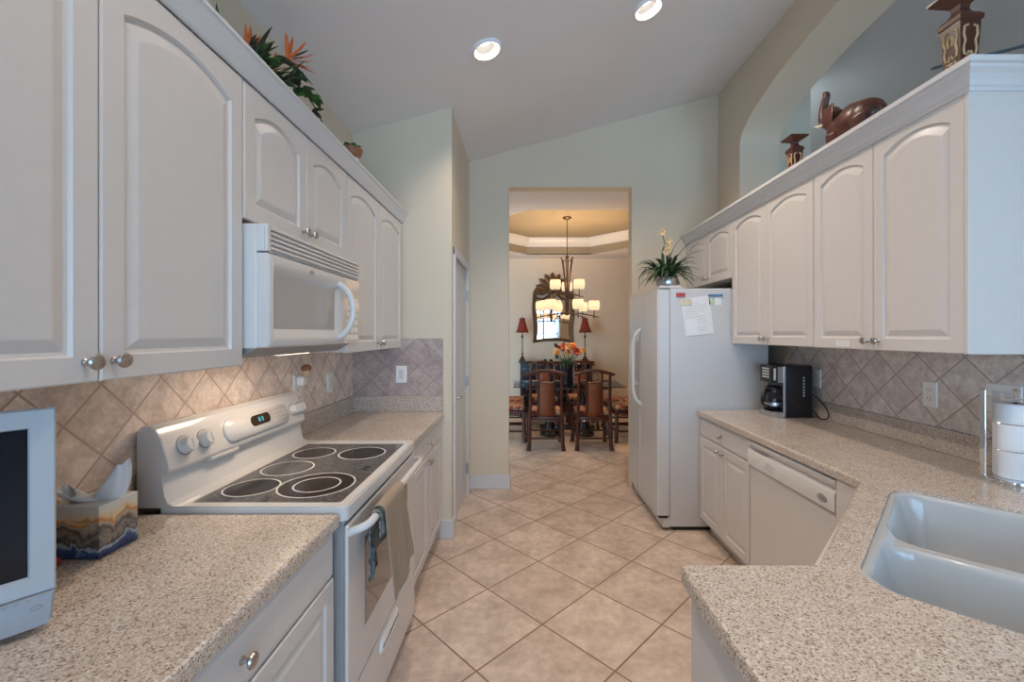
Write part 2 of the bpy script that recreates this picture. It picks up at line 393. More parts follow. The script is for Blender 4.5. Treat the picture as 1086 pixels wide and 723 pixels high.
S('floor', MB().box(-3.2, 6.8, -2.9, 8.2, -0.06, 0.0), 'floor')
S('wall_left', MB().plate([(-2.8, 0), (3.105, 0), (3.105, 3.1), (-2.8, 3.1)], [[(-2.65, 0.25), (-0.65, 0.25), (-0.65, 2.55), (-2.65, 2.55)]], fX(XL, -1), 0, 0.1), 'wall')
win = S('window_3', MB().box(XL - 0.055, XL - 0.05, -2.65, -0.65, 0.25, 2.55), 'pane')
fr = MB()
for i in range(5): y = -2.65 + 2.0 * i / 4; fr.box(XL - 0.075, XL - 0.025, max(-2.65, y - 0.035), min(-0.65, y + 0.035), 0.25, 2.55)
for z in (0.28, 1.40, 2.52): fr.box(XL - 0.072, XL - 0.028, -2.65, -0.65, z - 0.03, z + 0.03)
fr.build('window_frame', 'trim', win)
S('wall_pantry_front', MB().box(XL - 0.1, -0.515, 3.105, 3.17, 0, 3.25), 'wall')
p = MB(); p.box(-0.60, -0.515, 3.17, 3.215, 0, 3.3).box(-0.60, -0.515, 3.945, YB, 0, 3.3).box(-0.60, -0.515, 3.215, 3.945, 2.07, 3.3)
S('wall_pantry_side', p, 'wall')
OX0, OX1 = -0.135, 1.041
p = MB(); p.box(-1.3, OX0, YB, YB + 0.13, 0, 3.9).box(OX1, 2.75, YB, YB + 0.13, 0, 4.0).box(OX0, OX1, YB, YB + 0.13, DZ, 3.9)
S('wall_back', p, 'wall')
S('wall_right', MB().box(XR, 2.2, 0.3, YB, 0, 2.2), 'wall')
# arched pass-through wall above the right cabinets
N = 40; arch = [(0.92, 2.40), (3.69, 2.40)]
for i in range(N + 1):
    a = math.pi * i / N; c = math.cos(a); sn = math.sin(a) ** 1.0
    arch.append((2.305 + 1.385 * c, 3.10 + 0.345 * sn))
S('wall_arch', MB().plate([(0.3, 2.2), (YB, 2.2), (YB, 3.9), (0.3, 3.9)], [arch], fX(XU), 0.0, 0.334), 'wall')
# sloped kitchen ceiling with holes for the can lights
CANS = [(-0.22, 2.59), (0.761, 2.614), (-0.22, 0.75), (0.761, 0.75)]  # last pair is out of view, added to brighten the near counters
holes = [circle(x, y, 0.066, 24) for x, y in CANS]
S('ceiling', MB().plate([(-1.4, -2.8), (2.55, -2.8), (2.55, YB + 0.1), (-1.4, YB + 0.1)], holes, lambda u, v, d: (u, v, CEIL(u) + d), 0, 0.015), 'ceil')
S('ceiling_living', MB().box(2.5, 6.8, -2.8, 6.6, 3.945, 4.0), 'living')
S('wall_living_far', MB().box(2.75, 6.8, 6.5, 6.6, 0, 4.0), 'living')
S('wall_living_side', MB().box(6.7, 6.8, -2.8, 6.6, 0, 4.0), 'living')
# rear wall of the breakfast nook with two tall window groups
p = MB().plate([(-1.336, 0), (6.8, 0), (6.8, 4.0), (-1.336, 4.0)], [[(-1.0, 0.3), (2.8, 0.3), (2.8, 2.6), (-1.0, 2.6)], [(3.0, 0.3), (6.2, 0.3), (6.2, 2.6), (3.0, 2.6)]], fY(-2.8), 0, 0.1)
S('wall_rear', p, 'wall')
for wn, (x0, x1, nv) in enumerate(((-1.0, 2.8, 8), (3.0, 6.2, 6))):
    win = S('window_%d' % (wn + 1), MB().box(x0, x1, -2.755, -2.75, 0.3, 2.6), 'pane')
    fr = MB(); 
    for i in range(nv + 1):
        x = x0 + (x1 - x0) * i / nv; wd = 0.045 if i % 2 == 0 else 0.02
        fr.box(max(x0, x - wd), min(x1, x + wd), -2.775, -2.725, 0.3, 2.6)
    for z, hh in ((0.3, 0.05), (0.95, 0.02), (1.52, 0.02), (2.06, 0.02), (2.6, 0.05)):
        fr.box(x0, x1, -2.772, -2.728, max(0.3, z - hh), min(2.6, z + hh))
    fr.build('window_frame', 'trim', win)

# dining room
S('wall_dining_back', MB().box(-3.2, 2.8, DY, DY + 0.1, 0, 3.3), 'dwall')
S('wall_dining_right', MB().box(2.7, 2.8, YB + 0.13, DY, 0, 3.3), 'dwall')
S('wall_dining_left', MB().box(-3.2, -3.1, YB, DY, 0, 3.3), 'dwall')
TC, TR = (0.635, 6.22), 1.366
octo = lambda r: [(TC[0] + r / math.cos(R(22.5)) * math.cos(R(22.5 + 45 * i)), TC[1] + r / math.cos(R(22.5)) * math.sin(R(22.5 + 45 * i))) for i in range(8)]
S('ceiling_dining', MB().plate([(-3.2, YB + 0.13), (2.8, YB + 0.13), (2.8, DY + 0.1), (-3.2, DY + 0.1)], [octo(TR)], XY, DZ, DZ + 0.02), 'ceil')
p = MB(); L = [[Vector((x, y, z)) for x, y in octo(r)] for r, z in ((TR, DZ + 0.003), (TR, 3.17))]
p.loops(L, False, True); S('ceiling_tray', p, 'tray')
prof = [(0.002, 3.02), (0.012, 3.02), (0.016, 3.035), (0.035, 3.05), (0.075, 3.095), (0.092, 3.125), (0.095, 3.145), (0.11, 3.15), (0.11, 3.167), (0.002, 3.167)]
p = MB(); p.loops([[Vector((x, y, z)) for x, y in octo(TR - d)] for d, z in prof] , False, False); S('trim_3', p, 'trim')

# baseboards, door casing, pantry door
S('baseboard_back', MB().box(-0.513, OX0 + 0.012, YB - 0.016, YB - 0.001, 0, 0.135, 0.004).box(OX0 + 0.0005, OX0 + 0.014, YB - 0.014, YB + 0.135, 0, 0.135, 0.003), 'trim')
S('baseboard_pantry', MB().box(-0.60, -0.502, 3.088, 3.1035, 0, 0.135, 0.004).box(-0.514, -0.499, 3.09, 3.165, 0, 0.135, 0.004), 'trim')
S('baseboard_dining', MB().box(-3.1, 2.7, DY - 0.016, DY - 0.001, 0, 0.13, 0.004), 'trim')
p = MB(); p.box(-0.5145, -0.498, 3.165, 3.222, 0, 2.125, 0.004).box(-0.5145, -0.498, 3.938, 3.995, 0, 2.125, 0.004).box(-0.5145, -0.4975, 3.165, 3.995, 2.06, 2.125, 0.004)
S('trim_4', p, 'trim')
def door_slab():
    d = MB(); d.box(-0.565, -0.528, 3.218, 3.942, 0.012, 2.066)
    for y0, y1 in ((3.31, 3.55), (3.61, 3.85)):
        for z0, z1 in ((0.20, 0.82), (0.98, 1.55), (1.68, 1.93)):
            L = []
            for i, dd in ((0, 0.0), (0.012, -0.008), (0.035, -0.008), (0.055, 0.003)):
                L.append([Vector((-0.5275 + dd, y, z)) for y, z in ((y0 + i, z0 + i), (y1 - i, z0 + i), (y1 - i, z1 - i), (y0 + i, z1 - i))])
            d.loops(L)
    return d
dr = S('door_1', door_slab(), 'trim')
h = MB(); h.lathe([(0.026, 0), (0.026, 0.006), (0.012, 0.012), (0.010, 0.05)], 16, Matrix.Translation((-0.528, 3.29, 0.985)) @ Matrix.Rotation(R(90), 4, 'Y'))
h.tube([(-0.48, 3.285, 0.985), (-0.475, 3.33, 0.988), (-0.476, 3.39, 0.980)], [0.010, 0.009, 0.007], 8); h.build('door_handle', 'nickel', dr, True)
for z in (0.25, 1.05, 1.83):
    MB().box(-0.535, -0.496, 3.928, 3.9375, z - 0.045, z + 0.045).build('hinge', 'nickel', dr)

# backsplash tile fields
S('wall_left_tile', MB().box(XL, XL + 0.008, 0.43, 3.095, 1.0285, 1.46), 'tile_l')
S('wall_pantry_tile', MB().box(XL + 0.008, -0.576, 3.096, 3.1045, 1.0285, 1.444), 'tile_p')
S('wall_right_tile', MB().box(XR - 0.008, XR, 0.3, 3.215, 1.0285, 1.47), 'tile_r')

# can lights ------------------------------------------------------------------
canlab = ['glowing recessed can light in the sloped ceiling, directly above the walkway and nearer the pantry', 'glowing recessed can light higher up the ceiling slope, partly cut by the photo top edge']
for i, (x, y) in enumerate(CANS):
    z = CEIL(x); tl = Matrix.Translation((x, y, z)) @ Matrix.Rotation(-math.atan(0.271), 4, 'Y')
    t = thing('can_light', canlab[i] if i < 2 else 'unseen recessed can light added in the ceiling to brighten the near counters', 'ceiling light', (x, y, z), 0, 'recessed ceiling cans')
    MB().lathe([(0.0645, 0.004), (0.0645, 0.0), (0.068, -0.010), (0.078, -0.018), (0.089, -0.012), (0.091, -0.0005), (0.075, 0.0005)], 36, tl, False).build('trim_ring', 'ringwhite', t, True)
    MB().lathe([(0.0650, 0.001), (0.062, 0.03), (0.056, 0.085), (0.001, 0.09)], 36, tl, False).build('reflector', 'baffle', t, True)
    MB().lathe([(0.001, 0.034), (0.022, 0.036), (0.036, 0.044), (0.043, 0.056), (0.040, 0.075), (0.001, 0.080)], 24, tl).build('bulb', 'bulb', t, True)
    l = area('can_glow', (0, 0, 0), (0, 0, 0), 0.06, 0.06, CAN_POWER[i], CAN_COLOR, shape='DISK', spread=140)
    l.parent = t; l.location = (0.008, 0, 0.031); l.rotation_euler = (0, -math.atan(0.271), 0)

# ================================================================== CABINETS
def panel_loops(w, h, arched, rise=0.042, ins=0.052):
    n = 18; L = []
    def rect(i): # outer rectangle with matching vertex count
        pts = [(i, i), (w - i, i)]
        pts += [(w - i + (2 * i - w) * k / n, h - i) for k in range(n + 1)]
        return pts
    def inner(i):
        pts = [(i, i), (w - i, i)]
        zt = h - (0.098 if arched else ins) - (i - ins); hw = w / 2 - i
        for k in range(n + 1):
            x = w - i + (2 * i - w) * k / n; q = (x - w / 2) / hw
            pts.append((x, zt + (rise * (1 - q * q) if arched else 0)))
        return pts
    for i, d in ((0, -0.019), (0, -0.004), (0.0035, 0)): L.append((rect(i), d))
    for i, d in ((ins, 0), (ins + 0.004, -0.007), (ins + 0.011, -0.0085), (ins + 0.034, -0.001), (ins + 0.038, -0.0005)): L.append((inner(i), d))
    return L
def flat_loops(w, h):
    rect = lambda i: [(i, i), (w - i, i), (w - i, h - i), (i, h - i)]
    return [(rect(i), d) for i, d in ((0, -0.019), (0, -0.006), (0.003, -0.003), (0.012, -0.001), (0.016, 0))]
def front(name, f, u0, u1, v0, v1, parent, style='arch', mat='white'):
    w, h = u1 - u0, v1 - v0
    L = flat_loops(w, h) if style == 'flat' else panel_loops(w, h, style == 'arch')
    p = MB(); p.loops([[Vector(f(u0 + u, v0 + v, d)) for u, v in q] for q, d in L])
    return p.build(name, mat, parent)
_kp = MB().lathe([(0.0085, 0), (0.0085, 0.003), (0.0055, 0.006), (0.005, 0.013), (0.009, 0.018), (0.0155, 0.0205), (0.0165, 0.0235), (0.0145, 0.028), (0.008, 0.031), (0.001, 0.032)], 20)
def knob(f, u, v, parent):
    p0, p1 = Vector(f(u, v, 0)), Vector(f(u, v, 1)); ax = (p1 - p0).normalized()
    o = bpy.data.objects.new('knob', KNOB); COL.objects.link(o); o.parent = parent
    o.location = loc_of(root_of(parent), p0); o.rotation_euler = ax.to_track_quat('Z', 'Y').to_euler()
    return o
_ko = _kp.build('knob', 'nickel', None, True); KNOB = _ko.data; bpy.data.objects.remove(_ko)

LF, RF = -0.852, 1.541                   # carcass fronts; doors add 2 cm
fL = lambda u, v, d: (LF + 0.02 * -1 + d, u, v)      # door face at x=-0.872
fL = lambda u, v, d: (-0.872 + d, u, v)
fR = lambda u, v, d: (1.56 - d, u, v)
G = 'white arched-door kitchen cabinets'
def upper(label, side, ys, z0, z1, hidden=False):
    y0, y1 = ys[0], ys[-1]; f = fL if side == 'L' else fR
    x0, x1 = (XL + 0.009, -0.8915) if side == 'L' else (1.5795, 1.864)
    t = thing('upper_cabinet', label, 'cabinet', ((x0 + x1) / 2, (y0 + y1) / 2, z0), 0, G)
    ztop = 2.345 if side == 'L' else 2.395
    b = MB(); b.box(x0, x1, y0 + 0.001, y1 - 0.001, z0 + 0.004, ztop)
    if side == 'R' and z0 < 1.5: b.box(x1, XR - 0.01, y0 + 0.001, y1 - 0.001, z0 + 0.004, 2.19)
    b.build('body', 'white', t)
    for a, c in zip(ys, ys[1:]):
        d = front('door', f, a + 0.0015, c - 0.0015, z0, z1, t)
        first = (a == y0); ku = (c - 0.030) if first else (a + 0.030)
        knob(f, ku, z0 + 0.042, d)
    return t
upper('white upper cabinet with two arched doors directly above the small television', 'L', (0.432, 0.885, 1.338), 1.376, 2.272)
upper('short white upper cabinet with two arched doors right above the white microwave', 'L', (1.342, 1.730, 2.121), 1.838, 2.272)
upper('white upper cabinet with two arched doors between microwave and cream pantry wall', 'L', (2.125, 2.600, 3.085), 1.38, 2.272)
upper('short white upper cabinet tucked up above the refrigerator', 'R', (3.207, 3.645, 4.09), 1.90, 2.343)
upper('white upper cabinet with two arched doors above the black coffee maker', 'R', (2.306, 2.757, 3.203), 1.405, 2.343)
nr = upper('white upper cabinet beside the coffee maker cabinet, its end panel showing, above the paper towels', 'R', (1.512, 1.912, 2.303), 1.403, 2.343)
MB().box(1.556, 1.864, 1.4985, 1.5125, 1.403, 2.395, 0.002).box(1.8645, XR - 0.009, 1.4985, 1.5125, 1.403, 2.19, 0.002).build('end_panel', 'white', nr)
# crown moldings
p = MB(); prof = [(-0.872, 2.274), (-0.866, 2.274), (-0.862, 2.280), (-0.838, 2.336), (-0.833, 2.342), (-0.833, 2.352), (-0.872, 2.352)]
p.loops([[Vector((x, y, z)) for x, z in prof] for y in (0.425, 3.102)]); S('trim_1', p, 'trim')
prof = [(0.0, 2.345), (-0.006, 2.345), (-0.008, 2.352), (-0.016, 2.358), (-0.022, 2.368), (-0.040, 2.380), (-0.050, 2.392), (-0.054, 2.396), (-0.062, 2.398), (-0.062, 2.412), (0.0, 2.412)]
prof = [(0.0, 2.322), (-0.006, 2.322), (-0.009, 2.332), (-0.016, 2.337), (-0.020, 2.352), (-0.032, 2.368), (-0.046, 2.380), (-0.050, 2.390), (-0.060, 2.393), (-0.060, 2.412), (0.0, 2.412)]
p = MB(); p.loops([[Vector((1.56 + d, YB - 0.005, z)) for d, z in prof], [Vector((1.56 + d, 1.4985 + d, z)) for d, z in prof], [Vector((1.8645, 1.4985 + d, z)) for d, z in prof]]); S('trim_2', p, 'trim')

# base cabinets
fBL = lambda u, v, d: (-0.585 + d, u, v)
fBR = lambda u, v, d: (1.318 - d, u, v)
def base(label, f, x0, x1, y0, y1, side):
    t = thing('base_cabinet', label, 'cabinet', ((x0 + x1) / 2, (y0 + y1) / 2, 0), 0, 'white kitchen base cabinets')
    b = MB(); b.box(x0, x1, y0 + 0.001, y1 - 0.001, 0.10, 0.871)
    if side == 'L': b.box(x0, x1 - 0.06, y0 + 0.001, y1 - 0.001, 0.0, 0.10)
    else: b.box(x0 + 0.06, x1, y0 + 0.001, y1 - 0.001, 0.0, 0.10)
    b.build('body', 'white', t)
    dw = front('drawer', f, y0 + 0.003, y1 - 0.003, 0.728, 0.866, t, 'flat'); ym = (y0 + y1) / 2
    knob(f, ym, 0.795, dw)
    for a, c, s in ((y0 + 0.003, ym - 0.0015, 1), (ym + 0.0015, y1 - 0.003, 0)):
        d = front('door', f, a, c, 0.112, 0.722, t, 'square'); knob(f, c - 0.03 if s else a + 0.03, 0.685, d)
    return t
base('white base cabinet with one drawer in front of the television, beside the oven', fBL, XL + 0.002, -0.6045, 0.452, 1.332, 'L')
base('white base cabinet with drawer and two doors between oven and pantry wall', fBL, XL + 0.002, -0.6045, 2.212, 3.10, 'L')
base('white base cabinet with drawer and two doors between refrigerator and dishwasher', fBR, 1.3375, XR - 0.001, 2.494, 3.20, 'R')
# corner sink cabinet and the peninsula behind it
def strip(pts, th, z0, z1, closed=False):
    b = MB()
    for a, c in zip(pts, pts[1:]):
        a, c = Vector((*a, 0)), Vector((*c, 0)); t = (c - a).normalized(); n = Vector((-t.y, t.x, 0)) * th
        b.loops([[a + Vector((0, 0, z0)), c + Vector((0, 0, z0)), c + n + Vector((0, 0, z0)), a + n + Vector((0, 0, z0))], [a + Vector((0, 0, z1)), c + Vector((0, 0, z1)), c + n + Vector((0, 0, z1)), a + n + Vector((0, 0, z1))]])
    return b
t = thing('sink_cabinet', 'white diagonal corner cabinet below the sink, beside the dishwasher', 'cabinet', (1.3, 1.2, 0))
strip([(1.325, 1.786), (1.325, 1.66), (0.745, 1.075)], -0.02, 0.10, 0.871).build('body', 'white', t)
strip([(1.40, 1.786), (1.40, 1.62), (0.80, 1.02)], -0.015, 0.0, 0.10).build('toe_kick', 'white', t)
fD = lambda u, v, d: (0.745 + u * 0.7071 - d * 0.7071, 1.075 + u * 0.7071 + d * 0.7071, v)
for a, c in ((0.03, 0.405), (0.41, 0.785)):
    d = front('door', lambda u, v, dd: fD(u, v, dd + 0.0195), a, c, 0.112, 0.72, t, 'square')
front('false_drawer', lambda u, v, dd: fD(u, v, dd + 0.0195), 0.03, 0.785, 0.728, 0.866, t, 'flat')
t = thing('peninsula_cabinet', 'bluish white end cabinet under the jutting speckled counter at the walkway', 'cabinet', (0.57, 0.7, 0))
MB().box(0.408, 0.742, 0.44, 1.02, 0.0, 0.871).build('body', 'white', t)
MB().box(0.402, 0.4075, 0.43, 1.025, 0.0, 0.871, 0.002).build('end_panel', 'white', t)

# countertops
def slab(mb, outer, holes=[], z0=0.872, z1=0.914, r=0.008):
    return mb.plate(outer, holes, XY, z1, z0)
def rslab(outer, holes=[]):
    """stone slab with an eased upper and lower edge"""
    b = MB(); z0, z1, r = 0.872, 0.914, 0.009
    from mathutils.geometry import intersect_line_line_2d
    def inset(poly, d):
        n = len(poly); out = []
        for i in range(n):
            p0, p1, p2 = Vector(poly[i - 1]), Vector(poly[i]), Vector(poly[(i + 1) % n])
            e1, e2 = (p1 - p0).normalized(), (p2 - p1).normalized()
            n1, n2 = Vector((-e1.y, e1.x)), Vector((-e2.y, e2.x))
            m = (n1 + n2); m = m / max(0.2, m.dot(n1)); out.append(tuple(p1 + m * d))
        return out
    outer = outer[::-1] if sum(a[0] * c[1] - c[0] * a[1] for a, c in zip(outer, outer[1:] + outer[:1])) < 0 else outer
    prof = [(0.0, z0 + 0.004), (0.0, z1 - r), (r * 0.3, z1 - r * 0.3), (r, z1)]
    b.loops([[Vector((*q, z)) for q in inset(outer, d)] for d, z in prof], False, False)
    b.plate(inset(outer, r), holes, XY, z1, z0)
    bmesh.ops.remove_doubles(b.bm, verts=b.bm.verts[:], dist=1e-5)
    return b
def counter(label, poly, splash, holes=[]):
    t = thing('countertop', label, 'countertop', (*poly[0], 0.872), 0, 'speckled stone countertops')
    rslab(poly, holes).build('slab', 'stone', t)
    for a in splash: MB().box(*a, 0.9145, 1.0275, 0.003).build('upstand', 'stone', t)
    return t
counter('speckled stone countertop holding the television and the tissue box', [(XL + 0.002, 0.43), (-0.573, 0.43), (-0.573, 1.340), (XL + 0.002, 1.340)], [(XL + 0.002, XL + 0.020, 0.43, 1.340)])
counter('speckled stone countertop between the oven and the cream pantry wall', [(XL + 0.002, 2.204), (-0.573, 2.204), (-0.573, 3.102), (XL + 0.002, 3.102)], [(XL + 0.002, XL + 0.020, 2.204, 3.083), (XL + 0.002, -0.575, 3.084, 3.1035)])
q = math.sqrt(0.5)
ST = lambda s, t: ((s + t) * q, (s - t) * q)
SS0, SS1, ST0, ST1 = 1.223, 2.068, -0.155, 0.345
hole = [ST(s, t) for s, t in rrect(SS0, SS1, ST0, ST1, 0.085, 8)]
def rcorner(p0, p1, p2, r=0.03, n=5):
    p0, p1, p2 = Vector(p0), Vector(p1), Vector(p2); a = p1 + (p0 - p1).normalized() * r; c = p1 + (p2 - p1).normalized() * r
    return [tuple(a * (1 - t) ** 2 + p1 * 2 * t * (1 - t) + c * t * t) for t in [i / n for i in range(n + 1)]]
poly = [(XR - 0.002, 3.19), (1.297, 3.19), (1.297, 1.652), (0.72, 1.047)] + rcorner((0.72, 1.047), (0.381, 1.047), (0.381, 0.4), 0.02) + [(0.381, 0.35), (XR - 0.002, 0.35)]
counter('speckled stone countertop wrapping the sink and running on to the refrigerator', poly, [(XR - 0.020, XR - 0.002, 0.35, 3.19)], [hole])

# sink ------------------------------------------------------------------------
t = thing('sink', 'white porcelain double bowl sink set diagonally into the corner counter', 'sink', (*ST(1.645, 0.1), 0.87))
def sd(s, t, c0, c1, d0, d1, r):
    x = abs(s - (c0 + c1) / 2) - (c1 - c0) / 2 + r; y = abs(t - (d0 + d1) / 2) - (d1 - d0) / 2 + r
    return math.hypot(max(x, 0), max(y, 0)) + min(max(x, y), 0) - r
def sm(x): x = min(1.0, max(0.0, x)); return x * x * (3 - 2 * x)
def depth(s, t):
    dh = -sd(s, t, SS0, SS1, ST0, ST1, 0.085)
    z = 0.004 + 0.020 * sm((dh - 0.016) / 0.030)
    for c0, c1 in ((SS0 + 0.020, 1.576), (1.606, SS1 - 0.020)):
        d = -sd(s, t, c0, c1, ST0 + 0.020, ST1 - 0.020, 0.075)
        if d > 0: z = max(z, 0.004 + 0.186 * sm((d + 0.004) / 0.058) ** 0.8 + 0.010 * min(1, d / 0.2))
    return z
ns, nt = 150, 90
grid = [[Vector((*ST(s, tt), 0.912 - depth(s, tt))) for tt in [ST0 + (ST1 - ST0) * j / nt for j in range(nt + 1)]] for s in [SS0 + (SS1 - SS0) * i / ns for i in range(ns + 1)]]
keep = lambda s, t: sd(s, t, SS0, SS1, ST0, ST1, 0.085) <= -0.0006
# clip the square grid to the rounded outline: pull outside points back on to it
def clip(s, t):
    x0, x1, y0, y1, r = SS0, SS1, ST0, ST1, 0.085
    cx = min(max(s, x0 + r), x1 - r); cy = min(max(t, y0 + r), y1 - r); d = math.hypot(s - cx, t - cy)
    if d > r - 0.0008: k = (r - 0.0008) / d; return cx + (s - cx) * k, cy + (t - cy) * k
    return s, t
grid = []
for i in range(ns + 1):
    row = []
    for j in range(nt + 1):
        s, tt = clip(SS0 + (SS1 - SS0) * i / ns, ST0 + (ST1 - ST0) * j / nt); row.append(Vector((*ST(s, tt), 0.912 - depth(s, tt))))
    grid.append(row)
MB().sheet(grid).build('basin', 'porcelain', t, True, 180)
for s in (1.40, 1.83):
    MB().lathe([(0.001, 0), (0.03, 0.001), (0.042, 0.004), (0.045, 0.002)], 20, Matrix.Translation((*ST(s, 0.10), 0.7135)), False).build('drain', 'chrome', t, True)

# ================================================================== APPLIANCES
# ---- range
RY0, RY1 = 1.352, 2.194; RM = (RY0 + RY1) / 2
t = thing('range', 'white electric range with black glass cooktop and towels over its oven handle', 'range', (-0.88, RM, 0))
MB().box(-1.215, -0.566, RY0 + 0.004, RY1 - 0.004, 0.06, 0.885, 0.004).build('body', 'grey', t)
MB().box(-1.18, -0.60, RY0 + 0.03, RY1 - 0.03, 0.0, 0.06).build('plinth', 'blackgap', t)
p = MB(); p.plate(rrect(-1.15, -0.553, RY0 - 0.004, RY1 + 0.004, 0.02), [rrect(-1.068, -0.589, RY0 + 0.034, RY1 - 0.062, 0.012)], XY, 0.885, 0.926)
p.plate(rrect(-1.145, -0.558, RY0 + 0.001, RY1 - 0.001, 0.02), [rrect(-1.069, -0.588, RY0 + 0.033, RY1 - 0.061, 0.012)], XY, 0.926, 0.931)
p.build('cooktop_frame', 'enamel', t, True, 50)
MB().box(-1.0675, -0.5895, RY0 + 0.0345, RY1 - 0.0625, 0.92, 0.9295).build('cooktop_glass', 'cooktop', t)
for x, y, r, dark, ri in ((-0.962, 1.525, 0.088, 1, 0), (-0.955, 1.745, 0.095, 0, 0), (-0.955, 1.968, 0.088, 1, 0), (-0.745, 1.555, 0.128, 1, 0.078), (-0.735, 1.965, 0.100, 1, 0)):
    b = MB().lathe([(0.001, 0.9298), (r, 0.9298), (r, 0.9295), (0.001, 0.9292)], 48, Matrix.Translation((x, y, 0)), False).build('burner', 'burner' if dark else 'cooktop', t)
    for q in [r] + ([ri] if ri else []):
        MB().lathe([(q - 0.003, 0.9300), (q + 0.003, 0.9300), (q + 0.003, 0.9296), (q - 0.003, 0.9296)], 48, Matrix.Translation((x, y, 0)), False).build('burner_ring', 'ring', b)
for y in (1.72, 1.75):
    MB().box(-0.650, -0.625, y, y + 0.018, 0.9292, 0.9300).build('hot_light', 'burner', t)
# backguard: side profile swept along y
prof = [(-1.218, 0.925), (-1.218, 1.160), (-1.205, 1.181), (-1.180, 1.183), (-1.160, 1.172), (-1.143, 1.145), (-1.118, 1.070), (-1.114, 1.045), (-1.116, 1.036), (-1.135, 1.032), (-1.139, 1.026), (-1.128, 0.958), (-1.118, 0.940), (-1.098, 0.930), (-1.098, 0.925)]
b = MB(); n = len(prof); L = []
for y, k in ((RY0, 0.0), (RY0 + 0.004, 1.0), (RY1 - 0.004, 1.0), (RY1, 0.0)):
    cx, cz = -1.17, 1.05
    L.append([Vector((x if k else cx + (x - cx) * 0.965, y, z if (k or z < 0.95) else cz + (z - cz) * 0.975)) for x, z in prof])
b.loops(L); bg = b.build('backguard', 'enamel', t, True, 18)
# sloped control face frame: along y and up the slope
pa, pb = Vector((-1.1185, 0, 1.070)), Vector((-1.1435, 0, 1.145)); up = (pb - pa).normalized(); nv = Vector((up.z, 0, -up.x))
fC = lambda u, v, d: tuple(pa + Vector((0, u, 0)) + up * v + nv * d)
cp = MB(); o = rrect(1.615, 2.055, -0.012, 0.078, 0.042)
sc_ = lambda P, k: [((u - 1.835) * k + 1.835, (v - 0.033) * (k - (1 - k) * 3) + 0.033) for u, v in P]
cp.loops([[Vector(fC(u, v, d)) for u, v in sc_(o, k)] for k, d in ((1.0, -0.004), (0.995, 0.006), (0.985, 0.009))]); pn = cp.build('control_panel', 'enamel', bg, True, 60)
MB().prism(rrect(1.772, 1.905, 0.018, 0.062, 0.021), fC, 0.0085, 0.0102).build('display', 'display', bg)
def txt(body, size, mat, parent, f, u, v, d, name='lettering', flip=1, ext=0.0004, align='CENTER'):
    c = bpy.data.curves.new(name, 'FONT'); c.body = body; c.size = size; c.extrude = ext; c.align_x = align; c.align_y = 'CENTER'
    tmp = bpy.data.objects.new(name, c); COL.objects.link(tmp)
    dg = bpy.context.evaluated_depsgraph_get(); me = bpy.data.meshes.new_from_object(tmp.evaluated_get(dg)); bpy.data.objects.remove(tmp)
    mb = MB(); mb.bm.from_mesh(me); bpy.data.meshes.remove(me)
    for x in mb.bm.verts: x.co = Vector(f(u + flip * x.co.x, v + x.co.y, d + x.co.z))
    return mb.build(name, mat, parent)
txt('8 0', 0.028, 'digits', bg, fC, 1.838, 0.040, 0.0105, 'digits')
km = MB()
for i in range(4):
    for j in range(3): km.prism(rrect(1.935 + i * 0.024, 1.948 + i * 0.024, 0.014 + j * 0.018, 0.020 + j * 0.018, 0.002, 1), fC, 0.0088, 0.0094)
for i in range(5): km.prism(rrect(1.775 + i * 0.026, 1.790 + i * 0.026, 0.004, 0.009, 0.002, 1), fC, 0.0088, 0.0094)
for i in range(3):
    for j in range(2): km.prism(rrect(1.665 + i * 0.028, 1.682 + i * 0.028, 0.012 + j * 0.022, 0.018 + j * 0.022, 0.002, 1), fC, 0.0088, 0.0094)
km.build('keypad', 'ltgrey', bg)
for y in (1.432, 1.520, 2.105, 2.160):
    r = 0.030 if y < 1.8 else 0.026
    Q = Matrix.Translation(fC(y, 0.035, 0.0)) @ nv.to_track_quat('Z', 'Y').to_matrix().to_4x4()
    kn = MB().lathe([(r, 0), (r, 0.004), (r * 0.93, 0.006), (r * 0.84, 0.026), (r * 0.76, 0.031), (0.001, 0.032)], 28, Q).build('knob', 'enamel', bg, True)
    MB().box(-0.003, 0.003, -r * 0.55, r * 0.55, 0.030, 0.0345, 0.0015, 1, Q).build('grip', 'enamel', kn)
    MB().lathe([(r + 0.004, 0.0005), (r + 0.004, 0.0015), (r - 0.003, 0.0015)], 28, Q, False).build('dial_ring', 'grey', kn)
MB().box(-1.136, -1.112, 1.535, 1.685, 1.020, 1.034, 0.004).build('badge_strip', 'ltgrey', bg)
# oven door, window, handle, drawer
dr = MB().box(-0.5655, -0.553, RY0 + 0.004, RY1 - 0.004, 0.312, 0.868, 0.005).build('oven_door', 'enamel', t)
MB().box(-0.5535, -0.5515, RY0 + 0.15, RY1 - 0.15, 0.455, 0.765, 0.0008, 1).build('window', 'ovenglass', dr)
pts = [(-0.556, 1.372, 0.838)] + bez((-0.540, 1.374, 0.846), (-0.496, 1.378, 0.858), (-0.496, 1.425, 0.861), 6) + [(-0.496, 1.62, 0.861), (-0.496, 1.85, 0.861)] + bez((-0.497, 2.04, 0.860), (-0.498, 2.14, 0.858), (-0.540, 2.166, 0.846), 6) + [(-0.556, 2.172, 0.838)]
MB().tube(pts, 0.0135, 12).build('handle', 'enamel', dr, True)
MB().prism(rrect(1.72, 1.82, 0.392, 0.402, 0.003, 2), fX(-0.553), 0.0, 0.0006).build('brand_mark', 'ltgrey', dr)
dw = MB().box(-0.5655, -0.553, RY0 + 0.004, RY1 - 0.004, 0.062, 0.304, 0.005).build('storage_drawer', 'enamel', t)
